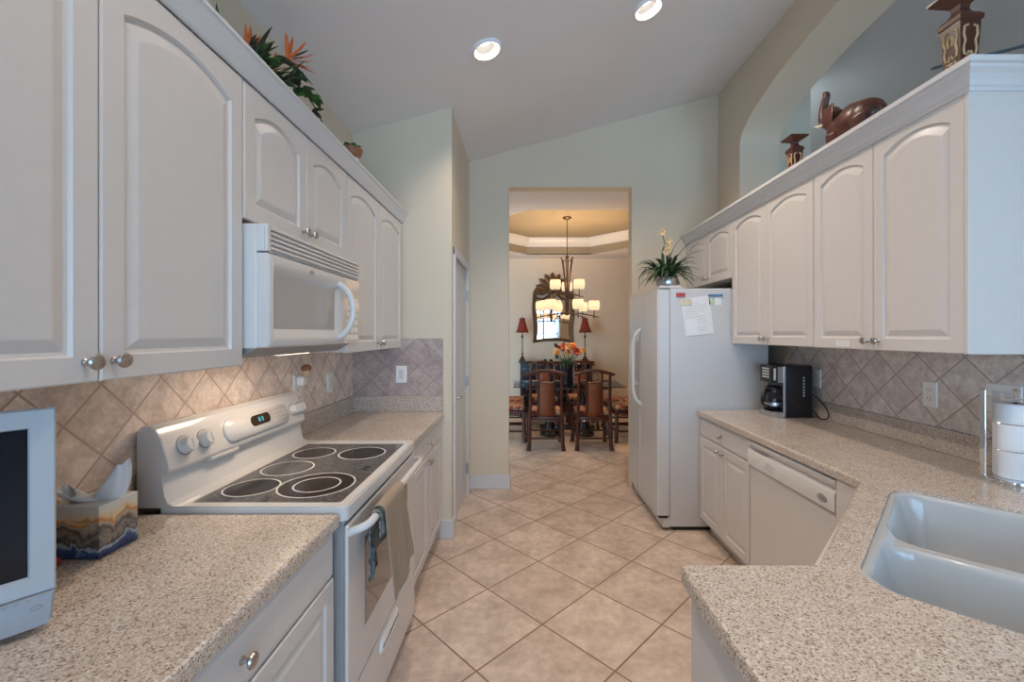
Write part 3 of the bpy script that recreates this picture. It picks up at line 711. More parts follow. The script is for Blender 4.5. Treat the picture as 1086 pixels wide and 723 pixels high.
p = MB(); p.loops([[Vector((-0.553 + d, u, v)) for u, v in rrect(1.655 + i, 1.895 - i, 0.225 + i, 0.285 - i, 0.026 - i * 0.5)] for i, d in ((0, 0.0), (0.003, 0.006), (0.010, 0.009), (0.016, 0.010))], False, True); p.build('drawer_pull', 'plate', dw, True, 40)

# ---- towels on the oven handle
def towel(name, label, prof, y0, y1, mat, wave, th=0.006, flare=0.02):
    n = 26; g = []
    for i, (x, z, s) in enumerate(prof):
        row = []
        for j in range(n + 1):
            q = j / n; y = y0 + (y1 - y0) * q
            y += flare * s * (2.2 * q - 0.2)
            row.append(Vector((x + wave * s * math.sin(q * 11 + 0.6 + s), y, z - 0.02 * s * math.sin(q * 5) * (1 if x > -0.5 else 0.4))))
        g.append(row)
    o = MB().sheet(g).build(name, mat, None, True, 180, solid=th, sub=1); return tag(o, label, 'towel', 'dish towels on the oven handle')
def drape(xf, xb, zt, zf, zb, r=0.0185, n=9):
    cx, cz = -0.496, 0.861; P = []
    for i in range(n): s = 1 - i / n; P.append((xf(s), zf + (zt - zf) * (i / n), s))
    for i in range(9): a = math.pi * i / 8; P.append((cx + r * math.cos(a), cz + r * math.sin(a), 0.0))
    for i in range(1, n + 1): s = i / n; P.append((xb(s), zt - (zt - zb) * s, s))
    return P
towel('dish_towel', 'beige ribbed dish towel hanging over the front of the oven handle', drape(lambda s: -0.4745 + 0.030 * s, lambda s: -0.5175 - 0.004 * s, 0.858, 0.555, 0.71, 0.0225), 1.478, 1.720, 'towel', 0.007)
towel('dish_towel', 'blue grey patterned cloth tucked behind the beige towel on the oven handle', drape(lambda s: -0.4815, lambda s: -0.5135 - 0.004 * s, 0.858, 0.80, 0.640, 0.0165), 1.440, 1.472, 'towel_blue', 0.004, 0.005, 0.03)

# ---- over-the-range microwave
MY0, MY1 = 1.346, 2.108
t = thing('microwave', 'white microwave oven mounted under the short cabinet over the range', 'microwave', (-1.0, 1.727, 1.40))
MB().box(XL + 0.009, -0.836, MY0, MY1, 1.429, 1.822, 0.003).build('body', 'enamel', t)
p = MB(); p.loops([[Vector((x, y, z)) for x, z in ((-1.20, 1.429), (-0.845, 1.429), (-0.90, 1.397), (-1.20, 1.397))] for y in (MY0 + 0.012, MY1 - 0.012)]); p.build('hood_base', 'grey', t)
hl = MB().box(-1.00, -0.915, 1.62, 1.84, 1.393, 1.3975).build('hood_lamp', 'hoodlamp', t)
l = area('hood_glow', (0, 0, 0), (0, 0, 0), 0.08, 0.42, HOOD_POWER, (1.0, 0.80, 0.62)); l.parent = t; l.location = (0.06, 0, -0.012)
# vent grille
vg = MB(); vg.box(-0.8365, -0.812, MY0, MY1, 1.735, 1.822, 0.003); vo = vg.build('vent_grille', 'enamel', t)
for i in range(5):
    z = 1.743 + i * 0.0155
    b = MB(); b.loops([[Vector((x, y, zz)) for x, zz in ((-0.8125, z + 0.004), (-0.803, z), (-0.800, z + 0.003), (-0.801, z + 0.0095), (-0.8125, z + 0.0135))] for y in (MY0 + 0.022, MY1 - 0.004)]); b.build('slat', 'enamel', vo)
MB().box(-0.8117, -0.801, MY0, MY0 + 0.020, 1.735, 1.822, 0.003).build('grille_cheek', 'enamel', vo)
# door: bulged frame with recessed window
def bulge(y): return -0.801 + 0.0 * y
dm = MB(); out = [(MY0 + 0.001, 1.431), (1.928, 1.431), (1.928, 1.731), (MY0 + 0.001, 1.731)]
def rl(i, k=0): return rrect(MY0 + 0.001 + i, 1.93 - i, 1.431 + i, 1.731 - i, 0.006 + k, 4)
inn = lambda i, r: rrect(1.395 + i, 1.845 - i, 1.492 + i, 1.660 - i, r, 4)
dm.loops([[Vector((x, u, v)) for u, v in q] for q, x in ((rl(0), -0.8355), (rl(0), -0.806), (rl(0.006, 0.004), -0.799), (rl(0.022, 0.012), -0.796), (inn(-0.03, 0.02), -0.797), (inn(-0.006, 0.012), -0.809), (inn(0.0, 0.008), -0.811))]); do = dm.build('door', 'enamel', t, True, 30)
MB().box(-0.8115, -0.8095, 1.397, 1.843, 1.494, 1.658).build('window', 'mwglass', do)
h = MB(); h.tube(bez((-0.800, 1.862, 1.690), (-0.742, 1.865, 1.665), (-0.738, 1.867, 1.575), 8) + bez((-0.738, 1.867, 1.575), (-0.742, 1.865, 1.490), (-0.800, 1.862, 1.460), 8)[1:], 0.013, 10); h.build('handle', 'enamel', do, True)
bd = MB().prism(circle(1.62, 1.706, 0.016, 24, 0.5), fX(-0.7975), 0.0, 0.003).build('badge', 'grey', do)
MB().prism([(1.640, 1.702), (1.668, 1.702), (1.668, 1.708), (1.640, 1.708)], fX(-0.7975), 0.0, 0.0022).build('brand_mark', 'ltgrey', do)
cpn = MB().box(-0.8355, -0.803, 1.933, MY1 - 0.001, 1.431, 1.731, 0.005).build('control_panel', 'mwkeys', t)
kp = MB()
for i in range(3):
    for j in range(6): kp.prism(rrect(1.955 + i * 0.045, 1.990 + i * 0.045, 1.45 + j * 0.034, 1.472 + j * 0.034, 0.004, 2), fX(-0.803), 0, 0.0012)
kp.build('keypad', 'plate', cpn)
MB().box(-0.8035, -0.8018, 1.955, 2.08, 1.672, 1.712).build('display', 'mwkeys', cpn)

# ---- dishwasher
t = thing('dishwasher', 'white built in dishwasher under the counter next to the sink corner', 'dishwasher', (1.6, 2.14, 0))
MB().box(1.345, 1.96, 1.792, 2.489, 0.10, 0.868).build('tub', 'enamel', t)
MB().box(1.375, 1.93, 1.80, 2.48, 0.0, 0.10).build('kick_plate', 'grey', t)
MB().box(1.318, 1.3445, 1.794, 2.487, 0.115, 0.715, 0.004).build('door', 'enamel', t)
fW = lambda u, v, d: (1.304 - d, u, v)
b = MB(); prof = [(1.3445, 0.7175), (1.314, 0.7175), (1.303, 0.727), (1.302, 0.800), (1.308, 0.812), (1.322, 0.818), (1.310, 0.832), (1.304, 0.846), (1.306, 0.860), (1.318, 0.867), (1.3445, 0.867)]
b.loops([[Vector((x, y, z)) for x, z in prof] for y in (1.794, 2.487)]); cpn = b.build('control_panel', 'enamel', t, True, 40)
fW = lambda u, v, d: (1.3025 - d, u, v)
MB().prism(circle(1.868, 0.763, 0.030, 28, 0.55), fW, 0, 0.002).build('badge', 'grey', cpn)
MB().plate(circle(1.868, 0.763, 0.024, 28, 0.45), [circle(1.868, 0.763, 0.020, 28, 0.40)], fW, 0.002, 0.0026).build('badge_ring', 'steel', cpn)
kp = MB()
for i in range(4): kp.prism(rrect(2.22 + i * 0.022, 2.233 + i * 0.022, 0.755, 0.785, 0.003, 2), fW, 0, 0.0008)
for i in range(6): kp.prism(rrect(2.19 + i * 0.035, 2.208 + i * 0.035, 0.738, 0.742, 0.001, 1), fW, 0, 0.0006)
kp.build('buttons', 'ltgrey', cpn)
MB().box(1.3065, 1.316, 2.30, 2.44, 0.820, 0.824).build('vent_slot', 'grey', cpn)

# ---- refrigerator
FX, FY0, FY1, FS = 1.01, 3.215, 4.060, 3.695
t = thing('refrigerator', 'white side by side refrigerator with arched handles, standing by the dining room opening', 'refrigerator', (1.45, 3.64, 0))
MB().box(1.103, 1.842, FY0, FY1, 0.03, 1.818, 0.006).build('case', 'enamel_tex', t)
MB().box(1.13, 1.82, FY0 + 0.02, FY1 - 0.02, 0.0, 0.03).build('base', 'blackgap', t)
b = MB(); b.box(1.05, 1.103, FY0 + 0.004, FY1 - 0.004, 0.022, 0.10, 0.004); b.build('kick_grille', 'enamel_tex', t)
for y0, y1 in ((FY0, FS - 0.003), (FS + 0.003, FY1)):
    d = MB(); L = []
    for y, k in ((y0, 0), (y0 + 0.012, 1), (y1 - 0.012, 1), (y1, 0)):
        x0 = FX + (0.014 if k == 0 else 0.0)
        L.append([Vector((x0, y, 0.115)), Vector((1.098, y, 0.115)), Vector((1.098, y, 1.812)), Vector((x0, y, 1.812))])
    d.loops(L); do = d.build('door', 'enamel_tex', t)
    MB().box(1.098, 1.1027, y0 + 0.012, y1 - 0.012, 0.13, 1.80).build('gasket', 'ltgrey', do)
    s = 1 if y0 < FS - 0.01 else -1; yh = FS - 0.03 if s > 0 else FS + 0.09
    za, zb = (1.515, 0.875) if s > 0 else (1.43, 1.03)
    off = 0.064 if s > 0 else 0.050
    pts = bez((FX + 0.004, yh, za), (FX - off, yh, za - 0.03), (FX - off - 0.004, yh, za - 0.15), 7) + bez((FX - off - 0.004, yh, zb + 0.15), (FX - off, yh, zb + 0.03), (FX + 0.004, yh, zb), 7)
    MB().tube(pts, 0.017, 10).build('handle', 'enamel', do, True)
MB().box(1.03, 1.19, FY0 + 0.002, FY0 + 0.075, 1.8185, 1.840, 0.005).build('hinge_cover', 'enamel', t)
MB().box(1.03, 1.19, FY1 - 0.075, FY1 - 0.002, 1.8185, 1.840, 0.005).build('hinge_cover', 'enamel', t)
MB().box(1.02, 1.085, FY0 - 0.002, FY0 + 0.05, 0.098, 0.112).build('lower_hinge', 'black', t)
MB().prism(circle(4.0, 1.735, 0.016, 20), lambda u, v, d: (FX - d, u, v), -0.001, 0.002).build('badge', 'steel', t)
# papers and magnets on the refrigerator side
fS = lambda u, v, d: (u, FY0 - 0.0008 - d, v)
def pinned(name, label, cat, px, py, w_, h_, mat, th, rot=0.0, grp=None):
    X = (px - 554.5) / 455 * FY0; Z = EYE - (py - 354.5) / 455 * FY0; c, s = math.cos(rot), math.sin(rot)
    poly = [(X + a * c - b * s, Z + a * s + b * c) for a, b in ((0, 0), (w_, 0), (w_, -h_), (0, -h_))]
    o = MB().prism(poly, fS, 0.0, th).build(name, mat); return tag(o, label, cat, grp), X, Z
o, X, Z = pinned('note_sheet', 'large white printed sheet pinned on the refrigerator side under the red magnet', 'paper', 722, 317, 0.215, 0.285, 'paper', 0.001, R(7))
ln = MB()
for i in range(11):
    z = Z - 0.035 - i * 0.021; ww = 0.15 if i % 4 else 0.09
    ln.prism([(X + 0.035, z), (X + 0.035 + ww, z + ww * 0.12), (X + 0.035 + ww, z + ww * 0.12 - 0.004), (X + 0.035, z - 0.004)], fS, 0.001, 0.0014)
ln.build('print_lines', 'ltgrey', o)
pinned('note_sheet', 'small blank white sheet low on the larger printed sheet, on the refrigerator', 'paper', 727, 339, 0.085, 0.120, 'tissue', 0.0028, R(5))
pinned('note_card', 'tan card clipped on the refrigerator side below the red magnet', 'paper', 720.5, 317.5, 0.090, 0.045, 'tanpaper', 0.0035, R(3))
pinned('magnet', 'red lettered rectangular magnet high on the refrigerator side', 'magnet', 717, 310.5, 0.066, 0.030, 'magred', 0.006)
pinned('magnet', 'long blue strip magnet high on the refrigerator side near the cabinet', 'magnet', 751, 312, 0.108, 0.018, 'magblue', 0.006)
pinned('note_card', 'small pale green note under the blue strip magnet', 'paper', 752, 315, 0.038, 0.055, 'greenpaper', 0.001)
pinned('note_card', 'pale white slip beside the green note under the blue magnet', 'paper', 758, 315, 0.05, 0.06, 'paper', 0.001)
# sticker on a right upper door
o = MB().prism(rrect(2.045, 2.135, 1.414, 1.444, 0.003, 2), fR, 0.0006, 0.0014).build('paper_label', 'paper'); tag(o, 'small white paper label stuck on the bottom rail of the upper cabinet door', 'label')
ln = MB()
for i in range(2): ln.prism([(2.06, 1.424 + i * 0.009), (2.12, 1.424 + i * 0.009), (2.12, 1.426 + i * 0.009), (2.06, 1.426 + i * 0.009)], fR, 0.0014, 0.0018)
ln.build('print_lines', 'ltgrey', o)

# ---- outlets and switches
def outlet(label, f, u, v, wd=0.075, ht=0.122, kind='duplex', name='wall_outlet', cat='outlet'):
    o = MB(); o.loops([[Vector(f(a, b, d)) for a, b in rrect(u - wd / 2 + i, u + wd / 2 - i, v - ht / 2 + i, v + ht / 2 - i, 0.004, 3)] for i, d in ((0, 0.0), (0, 0.003), (0.003, 0.006))])
    o = o.build(name, 'plate'); tag(o, label, cat)
    if kind == 'duplex':
        for z in (v - 0.021, v + 0.021):
            q = MB().prism(circle(u, z, 0.0165, 20, 0.85), f, 0.006, 0.0078).build('socket', 'plate', o)
            s = MB()
            for dx in (-0.0065, 0.0065): s.prism(rrect(u + dx - 0.0013, u + dx + 0.0013, z - 0.002, z + 0.007, 0.0004, 1), f, 0.0078, 0.0083)
            s.prism(circle(u, z - 0.008, 0.0022, 8), f, 0.0078, 0.0083); s.build('slots', 'blackgap', q)
    elif kind == 'rocker':
        q = MB(); q.loops([[Vector(f(a, b, d + (0.002 if b > v else 0))) for a, b in rrect(u - 0.0165 + i, u + 0.0165 - i, v - 0.033 + i, v + 0.033 - i, 0.002, 2)] for i, d in ((0, 0.006), (0.001, 0.009))]); q.build('rocker', 'trim', o)
    elif kind == 'double':
        for du in (-0.023, 0.023):
            q = MB().prism(rrect(u + du - 0.0165, u + du + 0.0165, v - 0.033, v + 0.033, 0.002, 2), f, 0.006, 0.0085).build('rocker', 'trim', o)
    return o
fTR = lambda u, v, d: (XR - 0.0085 - d, u, v)
fTL = lambda u, v, d: (XL + 0.0085 + d, u, v)
fTP = lambda u, v, d: (u, 3.0955 - d, v)
outlet('white duplex outlet on the tiled wall between coffee maker and paper towels', fTR, 2.096, 1.180)
outlet('wide white double switch plate on the tiled wall behind the paper towels', fTR, 1.775, 1.205, 0.135, 0.122, 'double', 'light_switch', 'switch')
outlet('white outlet plate on the tiled wall right behind the coffee maker', fTR, 2.90, 1.175)
outlet('white rocker switch on the tiled pantry wall at the end of the counter', fTP, -0.876, 1.185, 0.078, 0.122, 'rocker', 'light_switch', 'switch')
XT = XL + 0.0085
outlet('narrow white rocker switch on tiled wall over the counter past the range', fTL, XT * -455 / (554.5 - 349.8) * 1.0, 1.165, 0.072, 0.122, 'rocker', 'light_switch', 'switch')
yo = -XT * 455 / (554.5 - 314.5)
outlet('white outlet plate with a plugged in air freshener above the range corner', fTL, yo, 1.195, 0.072, 0.122, 'duplex')
t = thing('air_freshener', 'plug in air freshener with rust red top on the outlet above the range', 'air freshener', (XT + 0.006, yo, 1.16))
MB().box(XT + 0.0085, XT + 0.045, yo - 0.02, yo + 0.025, 1.195, 1.245, 0.008).build('body', 'plate', t)
MB().sphere((XT + 0.048, yo + 0.01, 1.265), 0.026, 0.9, 1, 1.0).build('vial', 'cream', t, True)
MB().sphere((XT + 0.048, yo + 0.01, 1.290), 0.026, 1, 1.1, 0.8).build('cap', 'terracotta', t, True)

# ---- coffee maker
CX0, CX1, CY = 1.742, 1.935, 2.862
t = thing('coffee_maker', 'black and steel coffee maker on the counter beside the refrigerator', 'coffee maker', (1.82, 2.96, 0.9145))
z0 = 0.9145
MB().box(CX0, CX1, CY, CY + 0.20, z0, z0 + 0.352, 0.010, 3).build('body', 'black', t, True, 40)
b = MB(); b.plate([(CX0 - 0.068, CY + 0.03), (CX0 - 0.045, CY + 0.005), (CX0 + 0.005, CY + 0.001), (CX0 + 0.005, CY + 0.199), (CX0 - 0.045, CY + 0.195), (CX0 - 0.068, CY + 0.17)], [], XY, z0, z0 + 0.036); b.build('warming_base', 'steel', t)
MB().lathe([(0.001, 0), (0.062, 0), (0.062, 0.004), (0.001, 0.004)], 28, Matrix.Translation((CX0 - 0.010, CY + 0.10, z0 + 0.0362)), False).build('hot_plate', 'black', t)
b = MB(); b.plate([(CX0 - 0.065, CY + 0.035), (CX0 - 0.04, CY + 0.006), (CX0 + 0.004, CY + 0.002), (CX0 + 0.004, CY + 0.198), (CX0 - 0.04, CY + 0.194), (CX0 - 0.065, CY + 0.165)], [], XY, z0 + 0.232, z0 + 0.350); br = b.build('brew_head', 'black', t)
MB().box(CX0 - 0.040, CX0 + 0.003, CY - 0.0005, CY + 0.003, z0 + 0.236, z0 + 0.342).build('steel_panel', 'steel', br)
MB().box(CX0 - 0.003, CX0 + 0.013, CY - 0.002, CY + 0.004, z0 + 0.004, z0 + 0.345, 0.002).build('steel_trim', 'steel', t)
k = MB()
for j in range(4): k.box(CX0 - 0.069, CX0 - 0.064, CY + 0.06, CY + 0.14, z0 + 0.262 + j * 0.019, z0 + 0.273 + j * 0.019, 0.001, 1)
k.box(CX0 - 0.058, CX0 - 0.045, CY + 0.012, CY + 0.022, z0 + 0.25, z0 + 0.33, 0.001, 1)
k.build('buttons', 'ltgrey', br)
k = MB(); 
for j in range(7): k.prism(rrect(CX0 + 0.128, CX0 + 0.137, z0 + 0.142 + j * 0.020, z0 + 0.154 + j * 0.020, 0.002, 2), fY(CY, -1), -0.0005, 0.0012)
k.build('water_gauge', 'ltgrey', t)
ca = MB().lathe([(0.045, 0.0), (0.060, 0.012), (0.064, 0.045), (0.060, 0.085), (0.048, 0.120), (0.044, 0.135), (0.048, 0.150)], 28, Matrix.Translation((CX0 - 0.016, CY + 0.10, z0 + 0.041)), False).build('carafe', 'smoke', t, True)
MB().lathe([(0.0645, 0.030), (0.0655, 0.036), (0.0655, 0.048), (0.0645, 0.053)], 28, Matrix.Translation((CX0 - 0.016, CY + 0.10, z0 + 0.041)), False).build('carafe_band', 'steel', ca, True)
MB().lathe([(0.001, 0.166), (0.030, 0.165), (0.047, 0.158), (0.050, 0.148), (0.001, 0.146)], 28, Matrix.Translation((CX0 - 0.016, CY + 0.10, z0 + 0.041)), False).build('carafe_lid', 'black', ca, True)
hx, hy = CX0 - 0.070, CY + 0.055
MB().tube([(hx + 0.012, hy + 0.01, z0 + 0.175), (hx - 0.025, hy - 0.012, z0 + 0.182), (hx - 0.052, hy - 0.028, z0 + 0.165), (hx - 0.064, hy - 0.034, z0 + 0.13), (hx - 0.058, hy - 0.030, z0 + 0.095), (hx - 0.030, hy - 0.014, z0 + 0.075), (hx + 0.006, hy + 0.008, z0 + 0.07)], 0.0105, 10).build('carafe_handle', 'black', ca, True)
MB().tube(bez((CX1 - 0.002, CY + 0.03, z0 + 0.165), (CX1 + 0.030, CY - 0.05, z0 + 0.135), (CX1 + 0.030, CY - 0.105, z0 + 0.05), 10) + bez((CX1 + 0.030, CY - 0.105, z0 + 0.05), (CX1 + 0.030, CY - 0.12, z0 + 0.004), (CX1 + 0.012, CY - 0.055, z0 + 0.006), 8)[1:] + [(CX1 - 0.001, CY + 0.02, z0 + 0.06)], 0.0038, 8).build('power_cord', 'black', t, True)

# ---- paper towel holder
PC = (1.872, 1.630)
t = thing('paper_towel_holder', 'chrome paper towel holder on the counter corner behind the sink', 'paper towel holder', (*PC, 0.9145))
MB().lathe([(0.001, 0.0), (0.094, 0.0), (0.096, 0.006), (0.094, 0.014), (0.088, 0.017), (0.001, 0.016)], 40, Matrix.Translation((*PC, 0.9145)), False).build('base', 'chrome', t, True)
MB().box(PC[0] - 0.094, PC[0] - 0.088, PC[1] + 0.020, PC[1] + 0.042, 0.925, 1.262, 0.002).build('upright', 'chrome', t)
MB().lathe([(0.006, 0.01), (0.006, 0.335), (0.010, 0.345), (0.001, 0.352)], 12, Matrix.Translation((*PC, 0.9145)), False).build('spindle', 'chrome', t, True)
for z in (1.236, 1.140, 1.040):
    MB().tube([(PC[0] + 0.090 * math.cos(a), PC[1] + 0.090 * math.sin(a), z) for a in [R(160 + 12 * i) for i in range(17)]], 0.0022, 6).build('guard_wire', 'chrome', t, True)
o = MB().lathe([(0.016, 0.018), (0.058, 0.018), (0.060, 0.022), (0.060, 0.292), (0.058, 0.296), (0.016, 0.296)], 40, Matrix.Translation((PC[0], PC[1], 0.9145)), False)
o.bm.faces.ensure_lookup_table(); o = o.build('paper_towel_roll', 'tissue', None, True); tag(o, 'white paper towel roll standing inside the chrome holder', 'paper towel roll')

# ---- television
ta = Vector((-0.897, 0.825, 0))
dirv = Vector((-0.60, -0.80, 0)).normalized(); nrm = Vector((-dirv.y, dirv.x, 0)) ; nrm = nrm if nrm.x > 0 else -nrm
TW = 0.40
t = thing('television', 'small white framed flat television on the counter below the upper cabinet', 'television', tuple(ta + dirv * TW / 2 + Vector((0, 0, 0.9145))))
fT = lambda u, v, d: tuple(ta + dirv * u + Vector((0, 0, v)) + nrm * d)
b = MB(); lean = lambda v: (v - 0.94) * 0.0
out = lambda i, z0, z1: [(i, z0 + i), (TW - i, z0 + i), (TW - i, z1 - i), (i, z1 - i)]
sx0, sx1, sz0, sz1 = 0.033, TW - 0.033, 1.018, 1.299
scr = [(sx0, sz0), (sx1, sz0), (sx1, sz1), (sx0, sz1)]
b.loops([[Vector(fT(u, v, d)) for u, v in q] for q, d in ((out(0.004, 0.985, 1.333), -0.05), (out(0, 0.985, 1.333), -0.004), (out(0.003, 0.985, 1.333), 0.0), (scr, 0.0), ([(a + (0.003 if a < 0.1 else -0.003), c + (0.003 if c < 1.1 else -0.003)) for a, c in scr], -0.006))])
fr = b.build('frame', 'tvframe', t)
MB().prism([(sx0 + 0.003, sz0 + 0.003), (sx1 - 0.003, sz0 + 0.003), (sx1 - 0.003, sz1 - 0.003), (sx0 + 0.003, sz1 - 0.003)], fT, -0.0058, -0.005).build('screen', 'tvscreen', t)
b = MB(); b.loops([[Vector(fT(u, v, d)) for u, v in ((0.002 + k, 0.9845), (TW - 0.002 - k, 0.9845), (TW - 0.006 - k, 0.936), (TW - 0.012, 0.928), (0.012, 0.928), (0.006 + k, 0.936))] for k, d in ((0, -0.04), (0, 0.004), (0.004, 0.008))]); sp = b.build('speaker_bar', 'speaker', t)
MB().plate(circle(0.026, 0.964, 0.008, 20, 0.6), [circle(0.026, 0.964, 0.0058, 20, 0.5)], fT, 0.0078, 0.009).build('badge', 'grey', sp)
k = MB()
for i in range(4): k.prism(rrect(0.034 + i * 0.014, 0.040 + i * 0.014, 0.9795, 0.982, 0.001, 1), fT, 0.0078, 0.0088)
k.build('buttons', 'grey', sp)
MB().box(-0.05, 0.05, -0.02, 0.02, 0.928, 1.0, 0, 2, Matrix.Translation(ta + dirv * TW / 2 - nrm * 0.055) @ Matrix.Rotation(math.atan2(dirv.y, dirv.x), 4, 'Z')).build('neck', 'tvframe', t)
MB().lathe([(0.001, 0), (0.095, 0), (0.095, 0.008), (0.06, 0.014), (0.001, 0.015)], 32, Matrix.Translation(ta + dirv * TW / 2 - nrm * 0.03 + Vector((0, 0, 0.9145))) @ Matrix.Scale(1.0, 4), False).build('stand_foot', 'tvframe', t, True)

# ---- tissue box
t = thing('tissue_box', 'tissue box printed with a sunset seascape beside the television', 'tissue box', (-1.107, 1.12, 0.9145), R(2))
MB().box(-1.164, -1.051, 1.064, 1.172, 0.9147, 1.046, 0.0015, 1).build('carton', 'tissuebox', t)
def tuft(cx, cy, lean, h, wd, ph, name):
    g = []
    for i in range(13):
        a = i / 12; row = []
        for j in range(29):
            th = 2 * math.pi * j / 28; fold = 1 + 0.22 * math.sin(3 * th + ph) * a + 0.10 * math.sin(7 * th + ph * 2) * a
            top = h * (0.68 + 0.32 * math.cos(th - lean[2]) + 0.08 * math.sin(5 * th + ph))
            rx = wd * (0.85 + 0.35 * a - 0.70 * a * a) * fold; ry = 0.8 * wd * (0.50 + 0.7 * a - 0.7 * a * a) * fold
            row.append(Vector((cx + rx * math.cos(th) + lean[0] * a, cy + ry * math.sin(th) + lean[1] * a, 1.0455 + top * (a ** 1.2))))
        g.append(row)
    MB().sheet(g).build(name, 'tissue', t, True, 180, solid=0.001, sub=1)
tuft(-1.092, 1.128, (0.020, 0.008, 0.0), 0.096, 0.046, 0.7, 'tissue')
tuft(-1.125, 1.105, (-0.030, -0.016, 3.0), 0.044, 0.036, 2.1, 'tissue_fold')
o = MB().sphere((-1.128, 1.035, 0.925), 0.0105).build('red_ball', 'red', None, True); tag(o, 'tiny red ball on the counter between television and tissue box', 'ball')

# ================================================================== DECOR ON TOP OF THE CABINETS
def leaf(mb, base, tip, width, bend=(0, 0, 0), n=7, fold=0.25, side=None):
    base, tip = Vector(base), Vector(tip); mid = (base + tip) / 2 + Vector(bend); pts = bez(base, mid, tip, n)
    d = (tip - base).normalized(); sd_ = Vector(side) if side else d.cross(Vector((0, 0, 1)))
    if sd_.length < 1e-3: sd_ = Vector((1, 0, 0))
    sd_.normalize(); nn = sd_.cross(d).normalized(); g = []
    for i, p in enumerate(pts):
        q = i / n; w_ = width * (math.sin(math.pi * min(1, q * 0.92 + 0.08)) ** 0.8) * 0.5 + 0.0004
        g.append([p - sd_ * w_ + nn * w_ * fold, p, p + sd_ * w_ + nn * w_ * fold])
    mb.sheet(g); return mb
def paradise(root, c, d, s=1.0):
    """bird of paradise bloom: dark beak, orange petals and blue-black tongues"""
    c = Vector(c); d = Vector(d).normalized(); up = Vector((0, 0, 1)); f = MB(); rnd = random.Random(int(c.y * 1000))
    for k in range(8):
        a = -0.10 + 0.27 * k; t_ = (d * math.cos(a * 0.85) + up * math.sin(a * 0.85) + Vector((rnd.uniform(-.25, .25), 0, 0))).normalized()
        leaf(f, c, c + t_ * (0.13 + 0.02 * rnd.random()) * s, 0.017 * s, t_.cross(Vector((1, 0, 0))) * 0.01, side=(1, 0.2, 0))
    fl = f.build('flower', 'orange', root, False, solid=0.0008)
    g = MB()
    for k in range(4):
        a = 0.05 + 0.25 * k; t_ = (d * math.cos(a) + up * math.sin(a) + Vector((rnd.uniform(-.3, .3), 0, 0))).normalized()
        leaf(g, c + t_ * 0.03, c + t_ * 0.125 * s, 0.013 * s, side=(1, 0.3, 0))
    g.build('tongue_petals', 'leafdark', fl, solid=0.001)
    b = MB(); b.tube(bez(c - d * 0.05 + up * -0.005, c + up * 0.012, c + d * 0.12 - up * 0.055, 8), [0.004, 0.008, 0.012, 0.012, 0.010, 0.008, 0.006, 0.003, 0.001], 8); b.build('beak', 'leafdark', fl, True)
AX = -1.0; CT = 2.346
t = thing('flower_arrangement', 'artificial bird of paradise flowers and ivy on top of the cabinet over the microwave', 'flower arrangement', (AX, 1.72, CT))
MB().lathe([(0.07, 0), (0.10, 0.02), (0.105, 0.07), (0.098, 0.075), (0.001, 0.072)], 24, Matrix.Translation((AX, 1.62, CT))).build('basket', 'terracotta', t, True)
paradise(t, (AX + 0.03, 1.765, 2.600), (0.30, 0.60, 0.10), 0.95)
paradise(t, (AX, 1.545, 2.50), (0.1, 0.45, 0.35), 0.72)
paradise(t, (AX, 1.60, 2.50), (0.15, 0.25, 0.5), 0.70)
paradise(t, (AX + 0.03, 1.63, 2.475), (0.3, 0.5, 0.2), 0.65)
st = MB()
for e in ((AX + 0.03, 1.765, 2.598), (AX, 1.545, 2.495), (AX, 1.60, 2.495), (AX + 0.03, 1.63, 2.47)):
    st.tube(bez((AX, 1.62, CT + 0.05), (AX, 1.62 + (e[1] - 1.62) * 0.4, CT + 0.20), e, 8), 0.004, 6)
st.build('stem', 'leafdark', t, True)
rnd = random.Random(3); lv = MB(); lb = MB(); ld = MB()
for i in range(46):   # dark lance leaves of the main cluster
    y = rnd.uniform(1.50, 1.68); b0 = (AX + rnd.uniform(-.05, .05), y, CT + 0.06)
    leaf(ld, b0, (AX + rnd.uniform(-.1, .14), y + rnd.uniform(-.05, .12), rnd.uniform(2.44, 2.555)), 0.016, (0, 0, 0.02))
for i in range(10):
    y = rnd.uniform(1.56, 1.70); leaf(lb, (AX, y, 2.46), (AX + 0.07, y + rnd.uniform(0.0, .08), rnd.uniform(2.48, 2.585)), 0.045, (0, 0.01, 0.02))
for (y, z) in ((1.40, 2.555), (1.425, 2.53)):
    leaf(lv, (AX, 1.46, CT + 0.03), (AX, y, z), 0.022, (0, -0.03, 0.0))
for i in range(24):   # trailing ivy
    q = rnd.random(); y = 1.78 + 0.23 * q; z = 2.575 - 0.09 * q + rnd.uniform(-.06, .025)
    b0 = Vector((AX + rnd.uniform(-.06, .08), y, z)); a = rnd.uniform(0, 6.28)
    tgt = lb if i % 2 else (lv if i % 3 else ld)
    for k in (-0.8, 0, 0.8):
        v = Vector((math.cos(a + k), math.sin(a + k), rnd.uniform(-.5, .3))).normalized() * rnd.uniform(0.035, 0.06)
        leaf(tgt, b0, b0 + v, 0.028, (0, 0, 0.004))
vine = MB()
for x in (-0.03, 0.04): vine.tube(bez((AX, 1.66, CT + 0.05), (AX + x, 1.80, 2.64), (AX + x * 1.5, 2.02, 2.46), 12), 0.003, 6)
for mb_, nm_, mt_ in ((lv, 'leaf', 'leaf'), (lb, 'bright_foliage', 'leafbright'), (ld, 'dark_foliage', 'leafdark')): mb_.build('foliage' if nm_ == 'leaf' else nm_, mt_, t, solid=0.0008)['kind'] = 'stuff'
vine.build('vine', 'leafdark', t, True)
t = thing('decorative_bowl', 'small footed bowl with green and brown rim at the far end of the cabinet top', 'bowl', (AX, 2.50, CT))
